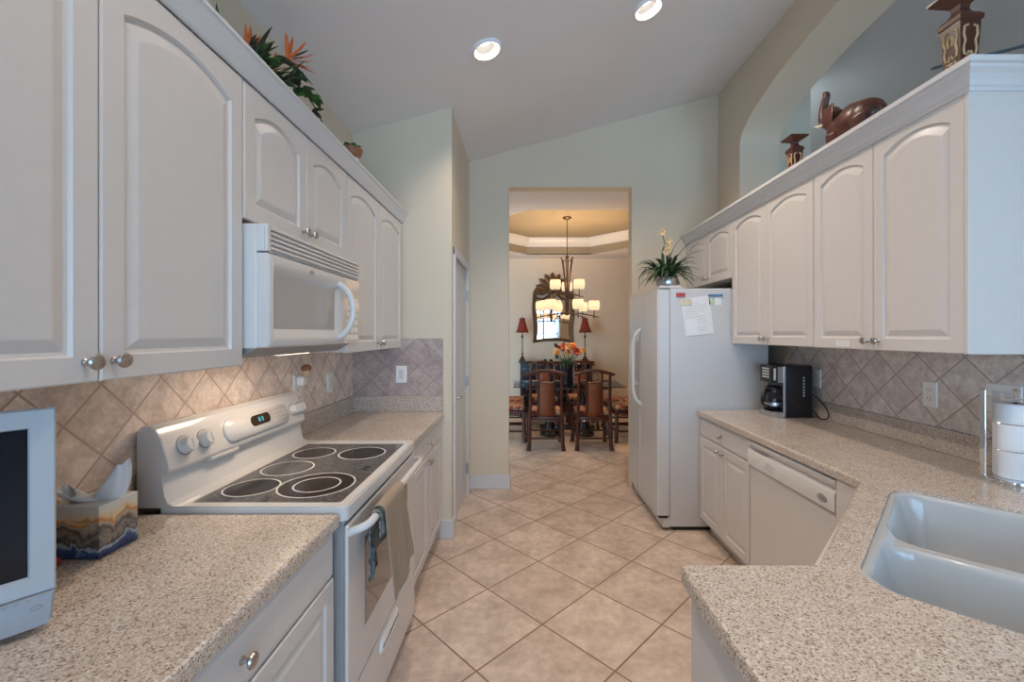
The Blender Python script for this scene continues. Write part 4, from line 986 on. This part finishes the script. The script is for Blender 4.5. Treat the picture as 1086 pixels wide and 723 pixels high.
MB().lathe([(0.040, 0), (0.035, 0.01), (0.022, 0.03), (0.022, 0.10), (0.035, 0.135), (0.044, 0.150), (0.038, 0.150), (0.001, 0.13)], 28, Matrix.Translation((AX, 2.50, CT))).build('foot', 'paper', t, True)
MB().lathe([(0.040, 0.150), (0.058, 0.175), (0.064, 0.205), (0.058, 0.206), (0.036, 0.158)], 28, Matrix.Translation((AX, 2.50, CT)), False).build('bowl', 'terracotta', t, True)
g = MB()
for i in range(7): a = i * 0.9; leaf(g, (AX, 2.50, CT + 0.19), (AX + 0.062 * math.cos(a), 2.50 + 0.062 * math.sin(a), CT + 0.222), 0.04, (0, 0, 0.012))
g.build('foliage', 'leafbright', t, solid=0.001)['kind'] = 'stuff'

# ---- carved urns and elephant on the right
CR = 2.3955
def urn(label, x, y, s, plate_h):
    t = thing('carved_urn', label, 'urn', (x, y, CR), 0, 'carved wooden urns on the cabinet ledge')
    WS = 0.57
    T = lambda hw, z: [Vector((x + a * hw * s * WS, y + b * hw * s * WS, CR + z * s)) for a, b in ((-1, -1), (1, -1), (1, 1), (-1, 1))]
    p = MB(); p.loops([T(0.050, 0), T(0.050, 0.012), T(0.043, 0.014), T(0.062, 0.262), T(0.070, 0.266), T(0.072, 0.280), T(0.058, 0.292), T(0.040, 0.300), T(0.034, 0.306)]); bd = p.build('body', 'mahogany', t)
    for k in range(4):
        Q = Matrix.Translation((x, y, CR)) @ Matrix.Rotation(R(90 * k), 4, 'Z') @ Matrix.Diagonal((s * WS, s * WS, s, 1))
        pm = MB(); f = lambda u, v, d: Q @ Vector((u * (0.043 + 0.019 * (v - 0.014) / 0.25), -(0.043 + 0.019 * (v - 0.014) / 0.25) - d, v))
        # carved scroll shapes standing on the panel
        def S_(pts, r=0.0035):
            pm.tube([f(a, b, 0.001) for a, b in pts], [r * s * 1.25] * len(pts), 6)
        for m in (-1, 1):
            S_([(m * 0.25, 0.245), (m * 0.62, 0.240), (m * 0.70, 0.215), (m * 0.52, 0.195), (m * 0.70, 0.170), (m * 0.62, 0.150), (m * 0.25, 0.146), (m * 0.12, 0.160)])
            S_([(m * 0.10, 0.132), (m * 0.45, 0.136), (m * 0.60, 0.125), (m * 0.30, 0.118), (m * 0.30, 0.108), (m * 0.65, 0.100), (m * 0.60, 0.092)])
            S_([(m * 0.10, 0.072), (m * 0.30, 0.084), (m * 0.62, 0.078), (m * 0.68, 0.055), (m * 0.40, 0.048), (m * 0.15, 0.040)])
            S_([(m * 0.12, 0.225), (m * 0.32, 0.212), (m * 0.18, 0.190)]) if k % 2 else None
        S_([(0, 0.138), (0, 0.095)])
        pm.build('carving', M['ivory'] if False else 'carvegold', bd, True)
    p = MB(); p.loops([T(0.034, 0.304), T(0.028, 0.315), T(0.032, 0.330), T(0.098, plate_h - 0.012), T(0.104, plate_h - 0.008), T(0.104, plate_h), T(0.001, plate_h)]); p.build('flared_lid', 'mahogany', t)
M['carvegold'] = pbr('carved_cream', (0.55, 0.38, 0.20), 0.5, var=0.2, vscale=30)
urn('larger carved wooden urn by the exposed end of the cabinet ledge', 1.745, 1.712, 1.16, 0.375)
urn('smaller carved wooden urn standing beyond the elephant near the arch jamb', 1.745, 2.755, 0.94, 0.362)

def skin(name, mat, parent, verts, edges, radii, sub=2, root=0):
    me = bpy.data.meshes.new(name); mw = WORLD[root_of(parent)['_k']].inverted()
    me.from_pydata([mw @ Vector(v) for v in verts], edges, []); o = bpy.data.objects.new(name, me); COL.objects.link(o)
    md = o.modifiers.new('skin', 'SKIN'); md.use_smooth_shade = True
    for i, r in enumerate(radii):
        sv = me.skin_vertices[0].data[i]; sv.radius = r if isinstance(r, tuple) else (r, r); sv.use_root = (i == root)
    s2 = o.modifiers.new('subsurf', 'SUBSURF'); s2.levels = sub; s2.render_levels = sub
    dg = bpy.context.evaluated_depsgraph_get(); m2 = bpy.data.meshes.new_from_object(o.evaluated_get(dg)); bpy.data.objects.remove(o)
    o = bpy.data.objects.new(name, m2); COL.objects.link(o); o.parent = parent
    m2.materials.clear(); m2.materials.append(M[mat])
    for p_ in m2.polygons: p_.use_smooth = True
    return o
EX, EY, EZ = 1.745, 2.26, CR + 0.0045
t = thing('elephant_figurine', 'dark wooden elephant figurine with raised trunk on the cabinet ledge', 'figurine', (EX, EY, EZ))
E = lambda x, y, z: (EX + x, EY + y, EZ + z)
def fused(name, mat, parent, mb, vox=0.006, it=6):
    o = mb.build(name, mat, parent); md = o.modifiers.new('fuse', 'REMESH'); md.mode = 'VOXEL'; md.voxel_size = vox; md.use_smooth_shade = True
    sm_ = o.modifiers.new('soften', 'SMOOTH'); sm_.factor = 0.5; sm_.iterations = it
    m2 = bpy.data.meshes.new_from_object(o.evaluated_get(bpy.context.evaluated_depsgraph_get())); o.modifiers.clear(); o.data = m2
    for p_ in m2.polygons: p_.use_smooth = True
    return o
b = MB()
b.sphere(E(0, -0.02, 0.185), 0.1, 0.86, 1.30, 0.95, 24).sphere(E(0, -0.085, 0.180), 0.088, 0.9, 1.0, 0.95, 20).sphere(E(0, 0.075, 0.185), 0.088, 0.85, 0.9, 0.95, 20)
b.sphere(E(0, 0.158, 0.288), 0.058, 0.85, 0.95, 1.12, 20).sphere(E(0, 0.122, 0.252), 0.060, 0.9, 1.0, 1.1, 16)
tr = bez(E(0, 0.180, 0.275), E(0, 0.235, 0.290), E(0, 0.232, 0.350), 8) + bez(E(0, 0.232, 0.350), E(0, 0.228, 0.405), E(0, 0.205, 0.435), 8)[1:] + bez(E(0, 0.205, 0.435), E(0, 0.195, 0.458), E(0, 0.224, 0.458), 5)[1:]
b.tube(tr, [0.036 - 0.021 * (i / (len(tr) - 1)) ** 0.7 for i in range(len(tr))], 14)
for m in (-1, 1):
    b.tube([E(m * 0.046, -0.105, 0.16), E(m * 0.048, -0.112, 0.08), E(m * 0.047, -0.100 - 0.01 * m, 0.0)], [0.052, 0.037, 0.036], 14)
    b.tube([E(m * 0.046, 0.075, 0.16), E(m * 0.047, 0.075, 0.08), E(m * 0.047, 0.085 + 0.012 * m, 0.0)], [0.046, 0.034, 0.033], 14)
b.tube([E(0, -0.165, 0.20), E(0, -0.185, 0.16), E(0, -0.188, 0.09)], [0.012, 0.009, 0.010], 8)
fused('body', 'mahogany', t, b)
for m in (-1, 1):
    g = []
    for i in range(7):
        a = i / 6; row = []
        for j in range(7):
            s = j / 6 - 0.5; wv = (0.045 + 0.05 * math.sin(math.pi * (0.15 + 0.75 * a)))
            row.append(Vector(E(m * (0.052 + 0.012 * math.sin(a * 3)), 0.112 - 0.010 * a + s * wv * (1.1 - 0.5 * a), 0.338 - 0.145 * a)))
        g.append(row)
    MB().sheet(g).build('ear', 'mahogany', t, True, 180, solid=0.008, sub=1)
    MB().tube(bez(E(m * 0.026, 0.185, 0.272), E(m * 0.032, 0.225, 0.268), E(m * 0.030, 0.268, 0.296), 8), [0.008, 0.008, 0.0075, 0.007, 0.006, 0.005, 0.004, 0.003, 0.001], 8).build('tusk', 'ivory', t, True)

# ---- plant on the refrigerator
PX, PY, PZ = 1.135, 3.385, 1.8185
t = thing('potted_plant', 'potted spidery green plant with pale yellow blooms on top of the refrigerator', 'potted plant', (PX, PY, PZ))
MB().lathe([(0.060, 0.0), (0.068, 0.004), (0.086, 0.04), (0.090, 0.075), (0.082, 0.098), (0.078, 0.096), (0.085, 0.07), (0.001, 0.065)], 28, Matrix.Translation((PX, PY, PZ)), False).build('pot', 'steel', t, True)
MB().sphere((PX, PY, PZ + 0.085), 0.076, 1, 1, 0.4).build('moss', 'soil', t, True)
rnd = random.Random(11); a1, a2 = MB(), MB()
for i in range(130):
    a = rnd.uniform(0, 6.283); ln_ = rnd.uniform(0.10, 0.235); up_ = rnd.uniform(-0.05, 0.17)
    b0 = Vector((PX + 0.03 * math.cos(a), PY + 0.03 * math.sin(a), PZ + 0.09)); tip = b0 + Vector((math.cos(a) * ln_, math.sin(a) * ln_, up_ - 0.02))
    leaf(a1 if i % 2 else a2, b0, tip, rnd.uniform(0.012, 0.020), (0, 0, 0.09 + 0.05 * rnd.random()), 8)
for (dx, dz) in ((0.22, 0.40), (0.26, 0.31), (0.13, 0.43), (-0.02, 0.36)):
    leaf(a1, (PX, PY, PZ + 0.09), (PX + dx, PY + rnd.uniform(-.08, .05), PZ + dz), 0.026, (-0.05, 0, 0.07), 9)
for (dx, dz) in ((-0.23, -0.0), (-0.20, 0.05), (0.2, 0.05)):
    leaf(a2, (PX, PY, PZ + 0.09), (PX + dx, PY - 0.03, PZ + dz), 0.018, (dx * 0.45, 0, 0.24), 10)
a1.build('foliage', 'leaf', t, solid=0.0008)['kind'] = 'stuff'; a2.build('dark_foliage', 'leafdark', t, solid=0.0008)['kind'] = 'stuff'
st, fl = MB(), MB()
for (dx, dz) in ((-0.045, 0.455), (0.010, 0.385), (0.005, 0.345), (-0.012, 0.30)):
    st.tube(bez((PX, PY, PZ + 0.08), (PX + 0.03, PY, PZ + 0.25), (PX + dx, PY - 0.02, PZ + dz), 8), 0.003, 6)
    for k in range(6):
        a = k * 1.05; leaf(fl, (PX + dx, PY - 0.02, PZ + dz), (PX + dx + 0.034 * math.cos(a), PY - 0.03, PZ + dz + 0.034 * math.sin(a)), 0.024, (0, -0.006, 0), side=(-math.sin(a), 0, math.cos(a)))
st.build('stem', 'leafdark', t, True); fl.build('flower', 'cream', t, solid=0.0008)

# ---- ceiling fan seen through the arch
t = thing('ceiling_fan', 'dark ceiling fan seen through the arch behind the larger carved urn', 'ceiling fan', (3.52, 2.585, 3.945))
MB().lathe([(0.06, 0), (0.06, -0.03), (0.012, -0.05), (0.012, -0.40), (0.05, -0.42), (0.11, -0.46), (0.12, -0.55), (0.07, -0.60), (0.001, -0.61)], 24, Matrix.Translation((3.52, 2.585, 3.944)), False).build('motor', 'steel', t, True)
for k in range(5):
    Q = Matrix.Translation((3.52, 2.585, 3.335)) @ Matrix.Rotation(R(147 + 72 * k), 4, 'Z') @ Matrix.Rotation(R(-19), 4, 'X')
    MB().prism(rrect(0.17, 0.78, -0.07, 0.07, 0.045), lambda u, v, d: Q @ Vector((u, v, d)), -0.004, 0.004).build('blade', 'fanblade', t)

# ================================================================== DINING ROOM
# ---- chair: faces +y, built at the origin
def make_chair():
    t = thing('dining_chair', '', 'chair', (0, 0, 0), 0, 'carved rattan dining chairs')
    for m in (-1, 1):
        MB().tube([(m * 0.222, -0.245, 0.0), (m * 0.212, -0.232, 0.08), (m * 0.205, -0.225, 0.42), (m * 0.198, -0.235, 0.62), (m * 0.195, -0.262, 0.97)], [0.031, 0.025, 0.023, 0.021, 0.018], 10).build('back_leg', 'wood', t, True)
        MB().tube([(m * 0.225, 0.235, 0.0), (m * 0.220, 0.225, 0.08), (m * 0.215, 0.222, 0.42)], [0.031, 0.025, 0.024], 10).build('front_leg', 'wood', t, True)
    MB().tube([(-0.255, -0.27, 0.972), (-0.235, -0.268, 0.968), (-0.15, -0.264, 0.992), (-0.07, -0.262, 1.012), (0, -0.262, 1.018), (0.07, -0.262, 1.012), (0.15, -0.264, 0.992), (0.235, -0.268, 0.968), (0.255, -0.27, 0.972)], [0.014, 0.020, 0.022, 0.022, 0.022, 0.022, 0.022, 0.020, 0.014], 10).build('crest_rail', 'wood', t, True)
    sp = MB(); 
    for m in (-1, 1): sp.tube([(m * 0.098, -0.228, 0.42), (m * 0.098, -0.238, 0.62), (m * 0.095, -0.261, 1.0)], 0.014, 8)
    for m in (-1, 1): sp.tube([(m * 0.095, -0.252, 0.885), (m * 0.15, -0.253, 0.885), (m * 0.196, -0.255, 0.885)], 0.011, 8)
    sp.tube([(-0.095, -0.250, 0.862), (0.095, -0.250, 0.862)], 0.010, 8)
    sp.build('back_frame', 'wood', t, True)
    fr = MB(); fr.tube([(0.055 * math.cos(a), -0.256, 0.935 + 0.050 * math.sin(a)) for a in [2 * math.pi * i / 16 for i in range(16)]], 0.006, 6, True)
    for m in (-1, 1):
        for z in (0.875, 0.99): fr.tube([(m * 0.09, -0.256, z), (m * 0.045, -0.256, 0.935 + (z - 0.935) * 0.62)], 0.005, 6)
    fr.build('fretwork', 'wood', t, True)
    p = MB(); p.sheet([[Vector((x, y + 0.002, z)) for x in (-0.09, 0, 0.09)] for y, z in ((-0.230, 0.425), (-0.234, 0.52), (-0.240, 0.64), (-0.249, 0.75), (-0.253, 0.86))]); p.build('splat', 'cane', t, True, solid=0.012)
    sf = MB(); sf.box(-0.215, 0.215, -0.228, -0.192, 0.385, 0.425, 0.008).box(-0.22, 0.22, 0.19, 0.235, 0.385, 0.425, 0.008).box(-0.225, -0.19, -0.21, 0.21, 0.385, 0.425, 0.008).box(0.19, 0.225, -0.21, 0.21, 0.385, 0.425, 0.008).box(-0.19, 0.19, -0.2, 0.2, 0.40, 0.42)
    sf.build('seat_frame', 'wood', t, True)
    MB().box(-0.212, 0.212, -0.205, 0.228, 0.426, 0.50, 0.028, 4).build('cushion', 'cushion', t, True, 60)
    b = MB()
    for (p0, p1) in (((-0.21, -0.232), (0.21, -0.232)), ((-0.21, 0.228), (0.21, 0.228)), ((-0.212, -0.232), (-0.218, 0.228)), ((0.212, -0.232), (0.218, 0.228))):
        b.tube([(*p0, 0.155), (*p1, 0.155)], 0.013, 8)
        q0, q1 = Vector((*p0, 0)), Vector((*p1, 0)); dv = (q1 - q0); l_ = dv.length; dv.normalize()
        for base_, s in ((q0, 1), (q1, -1)):
            b.tube([base_ + Vector((0, 0, 0.30)) + dv * s * 0.012] + bez(base_ + dv * s * 0.018 + Vector((0, 0, 0.30)), base_ + dv * s * 0.02 + Vector((0, 0, 0.372)), base_ + dv * s * 0.11 + Vector((0, 0, 0.374)), 6), 0.009, 6)
        b.tube([q0 + dv * 0.1 + Vector((0, 0, 0.374)), q1 - dv * 0.1 + Vector((0, 0, 0.374))], 0.009, 6)
    b.build('stretcher', 'wood', t, True)
    return t
CHD = [('dining chair with its back to the kitchen, closer to the left lamp side of the table', 0.295, 5.67, 0),
       ('dining chair with its back to the kitchen, closer to the refrigerator', 0.905, 5.67, 0),
       ('dining chair behind the table facing the kitchen, below the mirror', 0.33, 6.90, 180),
       ('dining chair behind the table facing the kitchen, right of the flower vase', 0.945, 6.90, 180),
       ('side dining chair at the table end by the opening jamb, nearer the kitchen', -0.21, 6.05, -90),
       ('side dining chair at the table end by the opening jamb, nearer the sideboard', -0.21, 6.60, -90),
       ('side dining chair at the table end half hidden by the refrigerator, nearer the kitchen', 1.50, 6.05, 90),
       ('side dining chair at the table end half hidden by the refrigerator, nearer the sideboard', 1.50, 6.60, 90)]
CHD[0] = ('dining chair with its back to the kitchen, standing farther from the refrigerator',) + CHD[0][1:]
CHD[3] = ('dining chair behind the table facing the kitchen, on the refrigerator side of the vase',) + CHD[3][1:]
c0 = make_chair(); chairs = [c0] + [copy_tree(c0) for _ in CHD[1:]]
for o, (lab, x, y, a) in zip(chairs, CHD):
    o.location = (x, y, 0); o.rotation_euler = (0, 0, R(a)); o['label'] = lab

# ---- glass dining table
t = thing('dining_table', 'glass topped dining table on a black pedestal among the carved chairs', 'table', (0.65, 6.30, 0))
MB().prism(rrect(-0.13, 1.43, 5.87, 6.76, 0.03), XY, 0.742, 0.752).build('glass_top', 'glass', t)
b = MB()
for cx in (0.40, 0.90):
    b.lathe([(0.15, 0), (0.15, 0.04), (0.10, 0.07), (0.075, 0.2), (0.085, 0.40), (0.07, 0.55), (0.12, 0.66), (0.15, 0.69), (0.15, 0.71)], 20, Matrix.Translation((cx, 6.3, 0)))
b.box(0.25, 1.05, 6.24, 6.36, 0.08, 0.14, 0.01); b.build('pedestal', 'darkwood', t, True, 40)
b = MB(); b.plate(rrect(0.05, 1.25, 6.02, 6.60, 0.02), [rrect(0.10, 1.20, 6.07, 6.55, 0.02)], XY, 0.700, 0.738); b.build('apron', 'wood', t)
# ---- vase of flowers
VX, VY, VZ = 0.625, 6.12, 0.753
t = thing('flower_vase', 'tall black fluted vase of orange and yellow flowers on the dining table', 'vase', (VX, VY, VZ))
pr = [(0.052, 0), (0.050, 0.02), (0.056, 0.08), (0.078, 0.20), (0.098, 0.29), (0.106, 0.315), (0.098, 0.312), (0.07, 0.2), (0.001, 0.19)]
b = MB(); nn = 40; rings = []
for r, z in pr: rings.append([Vector((VX + r * (1 + 0.05 * (i % 2)) * math.cos(2 * math.pi * i / nn), VY + r * (1 + 0.05 * (i % 2)) * math.sin(2 * math.pi * i / nn), VZ + z)) for i in range(nn)])
b.loops(rings, True, False); b.build('vase', 'black', t, True, 180)
rnd = random.Random(5); lg, st = MB(), MB()
for i in range(70):
    a = rnd.uniform(0, 6.283); r_ = rnd.uniform(0.05, 0.19)
    leaf(lg, (VX + 0.03 * math.cos(a), VY + 0.03 * math.sin(a), VZ + 0.27), (VX + r_ * math.cos(a), VY + r_ * 0.8 * math.sin(a), VZ + 0.30 + rnd.uniform(-0.06, 0.12)), 0.013, (0, 0, 0.06))
lg.build('grass_foliage', 'leaf', t, solid=0.001)['kind'] = 'stuff'
heads = [(-0.145, 0.475, 'yellow', 0.062), (-0.15, 0.44, 'orange', 0.05), (-0.10, 0.53, 'red', 0.05), (-0.055, 0.50, 'red', 0.065), (-0.07, 0.545, 'orange', 0.05), (-0.04, 0.585, 'red', 0.035), (0.01, 0.54, 'yellow', 0.055), (0.05, 0.56, 'yellow', 0.055), (0.10, 0.55, 'orange', 0.06), (0.13, 0.49, 'red', 0.065), (0.15, 0.46, 'red', 0.055), (0.12, 0.52, 'orange', 0.05), (0.23, 0.485, 'yellow', 0.055), (0.20, 0.46, 'yellow', 0.045), (-0.155, 0.55, 'leafdark', 0.05), (-0.14, 0.39, 'leafdark', 0.05), (0.03, 0.47, 'orange', 0.05), (-0.01, 0.45, 'yellow', 0.04)]
for dx, dz, cl, r_ in heads:
    c = Vector((VX + dx, VY + rnd.uniform(-.07, .05), VZ + dz)); st.tube(bez((VX + dx * 0.15, VY, VZ + 0.25), (VX + dx * 0.5, VY, VZ + 0.40), c, 6), 0.003, 5)
    fb = MB()
    for k in range(9):
        d = Vector((rnd.uniform(-1, 1), rnd.uniform(-1, 0.4), rnd.uniform(-.7, 1))).normalized(); leaf(fb, c, c + d * r_, r_ * 0.9, d * 0.0 + Vector((0, 0, 0.006)), 5)
    fb.sphere(tuple(c), r_ * 0.35, n=8); fb.build('dark_bloom' if cl == 'leafdark' else cl + '_bloom', cl, t, solid=0.0015)
st.build('stem', 'leaf', t, True)

# ---- sideboard, lamps, mirror
SX0, SX1, SY0, SY1, SZ = -0.075, 1.255, 7.52, 7.945, 1.0
t = thing('sideboard', 'black lacquered sideboard with glass doors under the gilded mirror', 'sideboard', (0.59, 7.75, 0))
b = MB(); b.box(SX0 + 0.03, SX1 - 0.03, SY0 + 0.03, SY1, 0.10, SZ - 0.03, 0.006); b.build('body', 'darkwood', t)
MB().box(SX0, SX1, SY0, SY1 + 0.002, SZ - 0.03, SZ, 0.008).build('top', 'darkwood', t)
for x in (SX0 + 0.05, SX1 - 0.05):
    for y in (SY0 + 0.06, SY1 - 0.04): MB().box(x - 0.025, x + 0.025, y - 0.025, y + 0.025, 0, 0.10, 0.004).build('foot', 'darkwood', t)
dwid = (SX1 - SX0 - 0.08) / 4
for i in range(4):
    x0 = SX0 + 0.04 + i * dwid
    d = MB(); d.plate(rrect(x0 + 0.004, x0 + dwid - 0.004, 0.15, 0.80, 0.004, 2), [rrect(x0 + 0.035, x0 + dwid - 0.035, 0.42, 0.74, 0.004, 2), rrect(x0 + 0.035, x0 + dwid - 0.035, 0.19, 0.38, 0.004, 2)], fY(SY0 + 0.03, -1), 0, 0.016); do = d.build('door', 'wood', t)
    MB().box(x0 + 0.034, x0 + dwid - 0.034, SY0 + 0.024, SY0 + 0.0285, 0.19, 0.74).build('pane', 'tvscreen', do)
    dd = MB().box(x0 + 0.004, x0 + dwid - 0.004, SY0 + 0.014, SY0 + 0.0295, 0.82, 0.95, 0.004).build('drawer', 'darkwood', t)
    MB().sphere((x0 + dwid / 2, SY0 + 0.004, 0.885), 0.012).build('knob', 'gold', dd, True)
def lamp(x, label):
    y = 7.70; t = thing('table_lamp', label, 'lamp', (x, y, SZ), 0, 'red shade buffet lamps'); T = Matrix.Translation((x, y, SZ + 0.0005))
    MB().lathe([(0.080, 0), (0.078, 0.015), (0.055, 0.04), (0.030, 0.075), (0.012, 0.10), (0.001, 0.10)], 4, T @ Matrix.Rotation(R(45), 4, 'Z')).build('base', 'iron', t)
    MB().lathe([(0.010, 0.095), (0.020, 0.125), (0.010, 0.145), (0.008, 0.26), (0.009, 0.40), (0.018, 0.425), (0.020, 0.445), (0.010, 0.46), (0.008, 0.53), (0.001, 0.53)], 14, T).build('stem', 'iron', t, True)
    MB().lathe([(0.112, 0.505), (0.092, 0.56), (0.070, 0.64), (0.052, 0.72), (0.046, 0.765)], 24, T, False).build('lamp_shade', 'lampred', t, True, 180, solid=0.003)
    MB().lathe([(0.001, 0.60), (0.004, 0.60), (0.004, 0.775), (0.010, 0.785), (0.001, 0.80)], 10, T).build('finial', 'iron', t, True)
lamp(-0.008, 'slender red shaded buffet lamp on the sideboard end near the opening jamb')
lamp(1.115, 'slender red shaded buffet lamp on the sideboard end near the refrigerator side')
for x in (0.40, 0.50):
    o = MB().lathe([(0.022, 0), (0.030, 0.012), (0.030, 0.03), (0.022, 0.03), (0.001, 0.02)], 16, Matrix.Translation((x, 7.62, SZ + 0.0005))).build('candle_dish', 'black', None, True)
    tag(o, 'tiny dark dish on the sideboard top between the lamps', 'dish', 'dark dishes on the sideboard')

# mirror: gilded frame with arched shoulders and a leaf crest
MX0, MX1, MZ0, MZ1 = 0.185, 0.945, 1.315, 2.20; MC = (MX0 + MX1) / 2
t = thing('wall_mirror', 'gilded wall mirror with leaf crest hanging above the sideboard', 'mirror', (MC, DY - 0.001, MZ0))
fM = lambda u, v, d: (u, DY - 0.002 - d, v)
def mout(i):
    P = []
    for k in range(11): q = k / 10; P.append((MX0 + i + (MX1 - MX0 - 2 * i) * q, MZ0 + i * 0.8 + 0.035 * math.sin(math.pi * q)))
    for k in range(9): q = k / 8; P.append((MX1 - i - 0.018 * math.sin(math.pi * 2 * q) * (1 - q * 0.3), MZ0 + 0.02 + i * 0.8 + (0.86 - i * 0.8) * q))
    rx = (MX1 - MX0) / 2 - i; 
    for k in range(1, 20): a = math.pi * k / 20; P.append((MC + rx * math.cos(a), MZ0 + 0.88 + (0.26 - i * 0.9) * math.sin(a) ** 0.9))
    for k in range(9): q = 1 - k / 8; P.append((MX0 + i + 0.018 * math.sin(math.pi * 2 * q) * (1 - q * 0.3), MZ0 + 0.02 + i * 0.8 + (0.86 - i * 0.8) * q))
    return P
n0 = len(mout(0)); b = MB()
b.loops([[Vector(fM(u, v, d)) for u, v in mout(i)] for i, d in ((0.0, 0.0), (0.0, 0.02), (0.012, 0.036), (0.03, 0.028), (0.05, 0.036), (0.072, 0.020), (0.078, 0.006))], False, False)
b.build('frame', 'gold', t, True, 60)
MB().prism(mout(0.07), fM, 0.0, 0.007).build('glass', 'mirror', t)
sw = MB()
for m in (-1, 1):
    sw.tube([fM(MC + m * (0.355 - 0.335 * q), MZ0 + 0.865 - 0.10 * math.sin(math.pi * q * 0.75) + 0.17 * q * q, 0.04) for q in [i / 12 for i in range(13)]], [0.030] * 7 + [0.036, 0.04, 0.042, 0.04, 0.034, 0.02], 8, flat=0.6)
sw.build('swag', 'gold', t, True)
cr = (MC - 0.02, MZ0 + 0.985)
lf = MB()
for k in range(9):
    a = R(-12 + 25.5 * k); d = Vector((math.cos(a), 0, math.sin(a))); b0 = Vector(fM(cr[0], cr[1], 0.045)) + d * 0.05
    leaf(lf, b0, b0 + d * 0.27, 0.115, (0, -0.025, 0), 9, 0.30, side=(-math.sin(a), 0, math.cos(a)))
lf.build('crest_leaf', 'gold', t, solid=0.012)
MB().sphere(fM(cr[0], cr[1], 0.045), 0.075, 1, 0.4, 1).build('rosette', 'gold', t, True)

# ---- chandelier
HX, HY = 0.642, 6.22; HT = 3.168
t = thing('chandelier', 'bronze two tier chandelier with nine glowing drum shades over the dining table', 'chandelier', (HX, HY, HT))
T = Matrix.Translation((HX, HY, 0))
MB().lathe([(0.065, HT), (0.063, HT - 0.012), (0.03, HT - 0.032), (0.008, HT - 0.04), (0.001, HT - 0.04)], 20, T).build('canopy', 'iron', t, True)
MB().tube([(HX, HY, HT - 0.035), (HX, HY, 2.60)], 0.006, 8).build('rod', 'iron', t, True)
b = MB(); b.sphere((HX, HY, 2.59), 0.028, n=10)
for k in range(6):
    a = R(60 * k + 15); b.tube([(HX + 0.105 * math.cos(a), HY + 0.105 * math.sin(a), 2.590), (HX + 0.080 * math.cos(a), HY + 0.080 * math.sin(a), 2.555), (HX + 0.045 * math.cos(a), HY + 0.045 * math.sin(a), 2.30), (HX + 0.022 * math.cos(a), HY + 0.022 * math.sin(a), 2.02), (HX + 0.020 * math.cos(a), HY + 0.020 * math.sin(a), 1.76)], [0.005, 0.009, 0.010, 0.009, 0.008], 8)
b.lathe([(0.001, 1.745), (0.03, 1.755), (0.036, 1.775), (0.025, 1.79), (0.001, 1.80)], 16, T); b.lathe([(0.03, 1.99), (0.034, 2.0), (0.03, 2.02)], 16, T, False)
b.lathe([(0.075, 2.54), (0.082, 2.545), (0.075, 2.552)], 16, T, False)
b.build('stem_cluster', 'iron', t, True)
def arm(a, r, zh, z1, zs):
    a = R(a); ca, sa = math.cos(a), math.sin(a); P = lambda q, z: (HX + q * ca, HY + q * sa, z)
    m = MB(); m.tube([P(0.01, zh), P(r * 0.55, (zh + z1) / 2 + 0.012), P(r, z1), P(r + 0.07, z1 - 0.018)], [0.009, 0.009, 0.008, 0.006], 8)
    m.tube([P(r, z1 - 0.035), P(r, zs - 0.05)], 0.007, 8); ar = m.build('arm', 'iron', t, True)
    Q = Matrix.Translation(P(r, zs))
    MB().lathe([(0.001, -0.062), (0.022, -0.060), (0.022, -0.052), (0.001, -0.050)], 20, Q).build('cup', 'iron', ar, True)
    MB().lathe([(0.066, -0.068), (0.078, -0.040), (0.081, 0.0), (0.079, 0.040), (0.072, 0.068)], 24, Q, False).build('drum_shade', 'shade', ar, True, 180)
    l = bpy.data.lights.new('shade_glow', 'POINT'); l.energy = SHADE_POWER; l.color = SHADE_COLOR; l.shadow_soft_size = 0.03
    lo = bpy.data.objects.new('shade_glow', l); COL.objects.link(lo); lo.parent = t; lo.location = loc_of(t, P(r, zs + 0.022))
for k in range(6): arm(47 + 60 * k, 0.385, 1.785, 1.735, 1.885)
for k in range(3): arm(205 + 120 * k, 0.195, 2.045, 2.02, 2.185)
finish_keys()
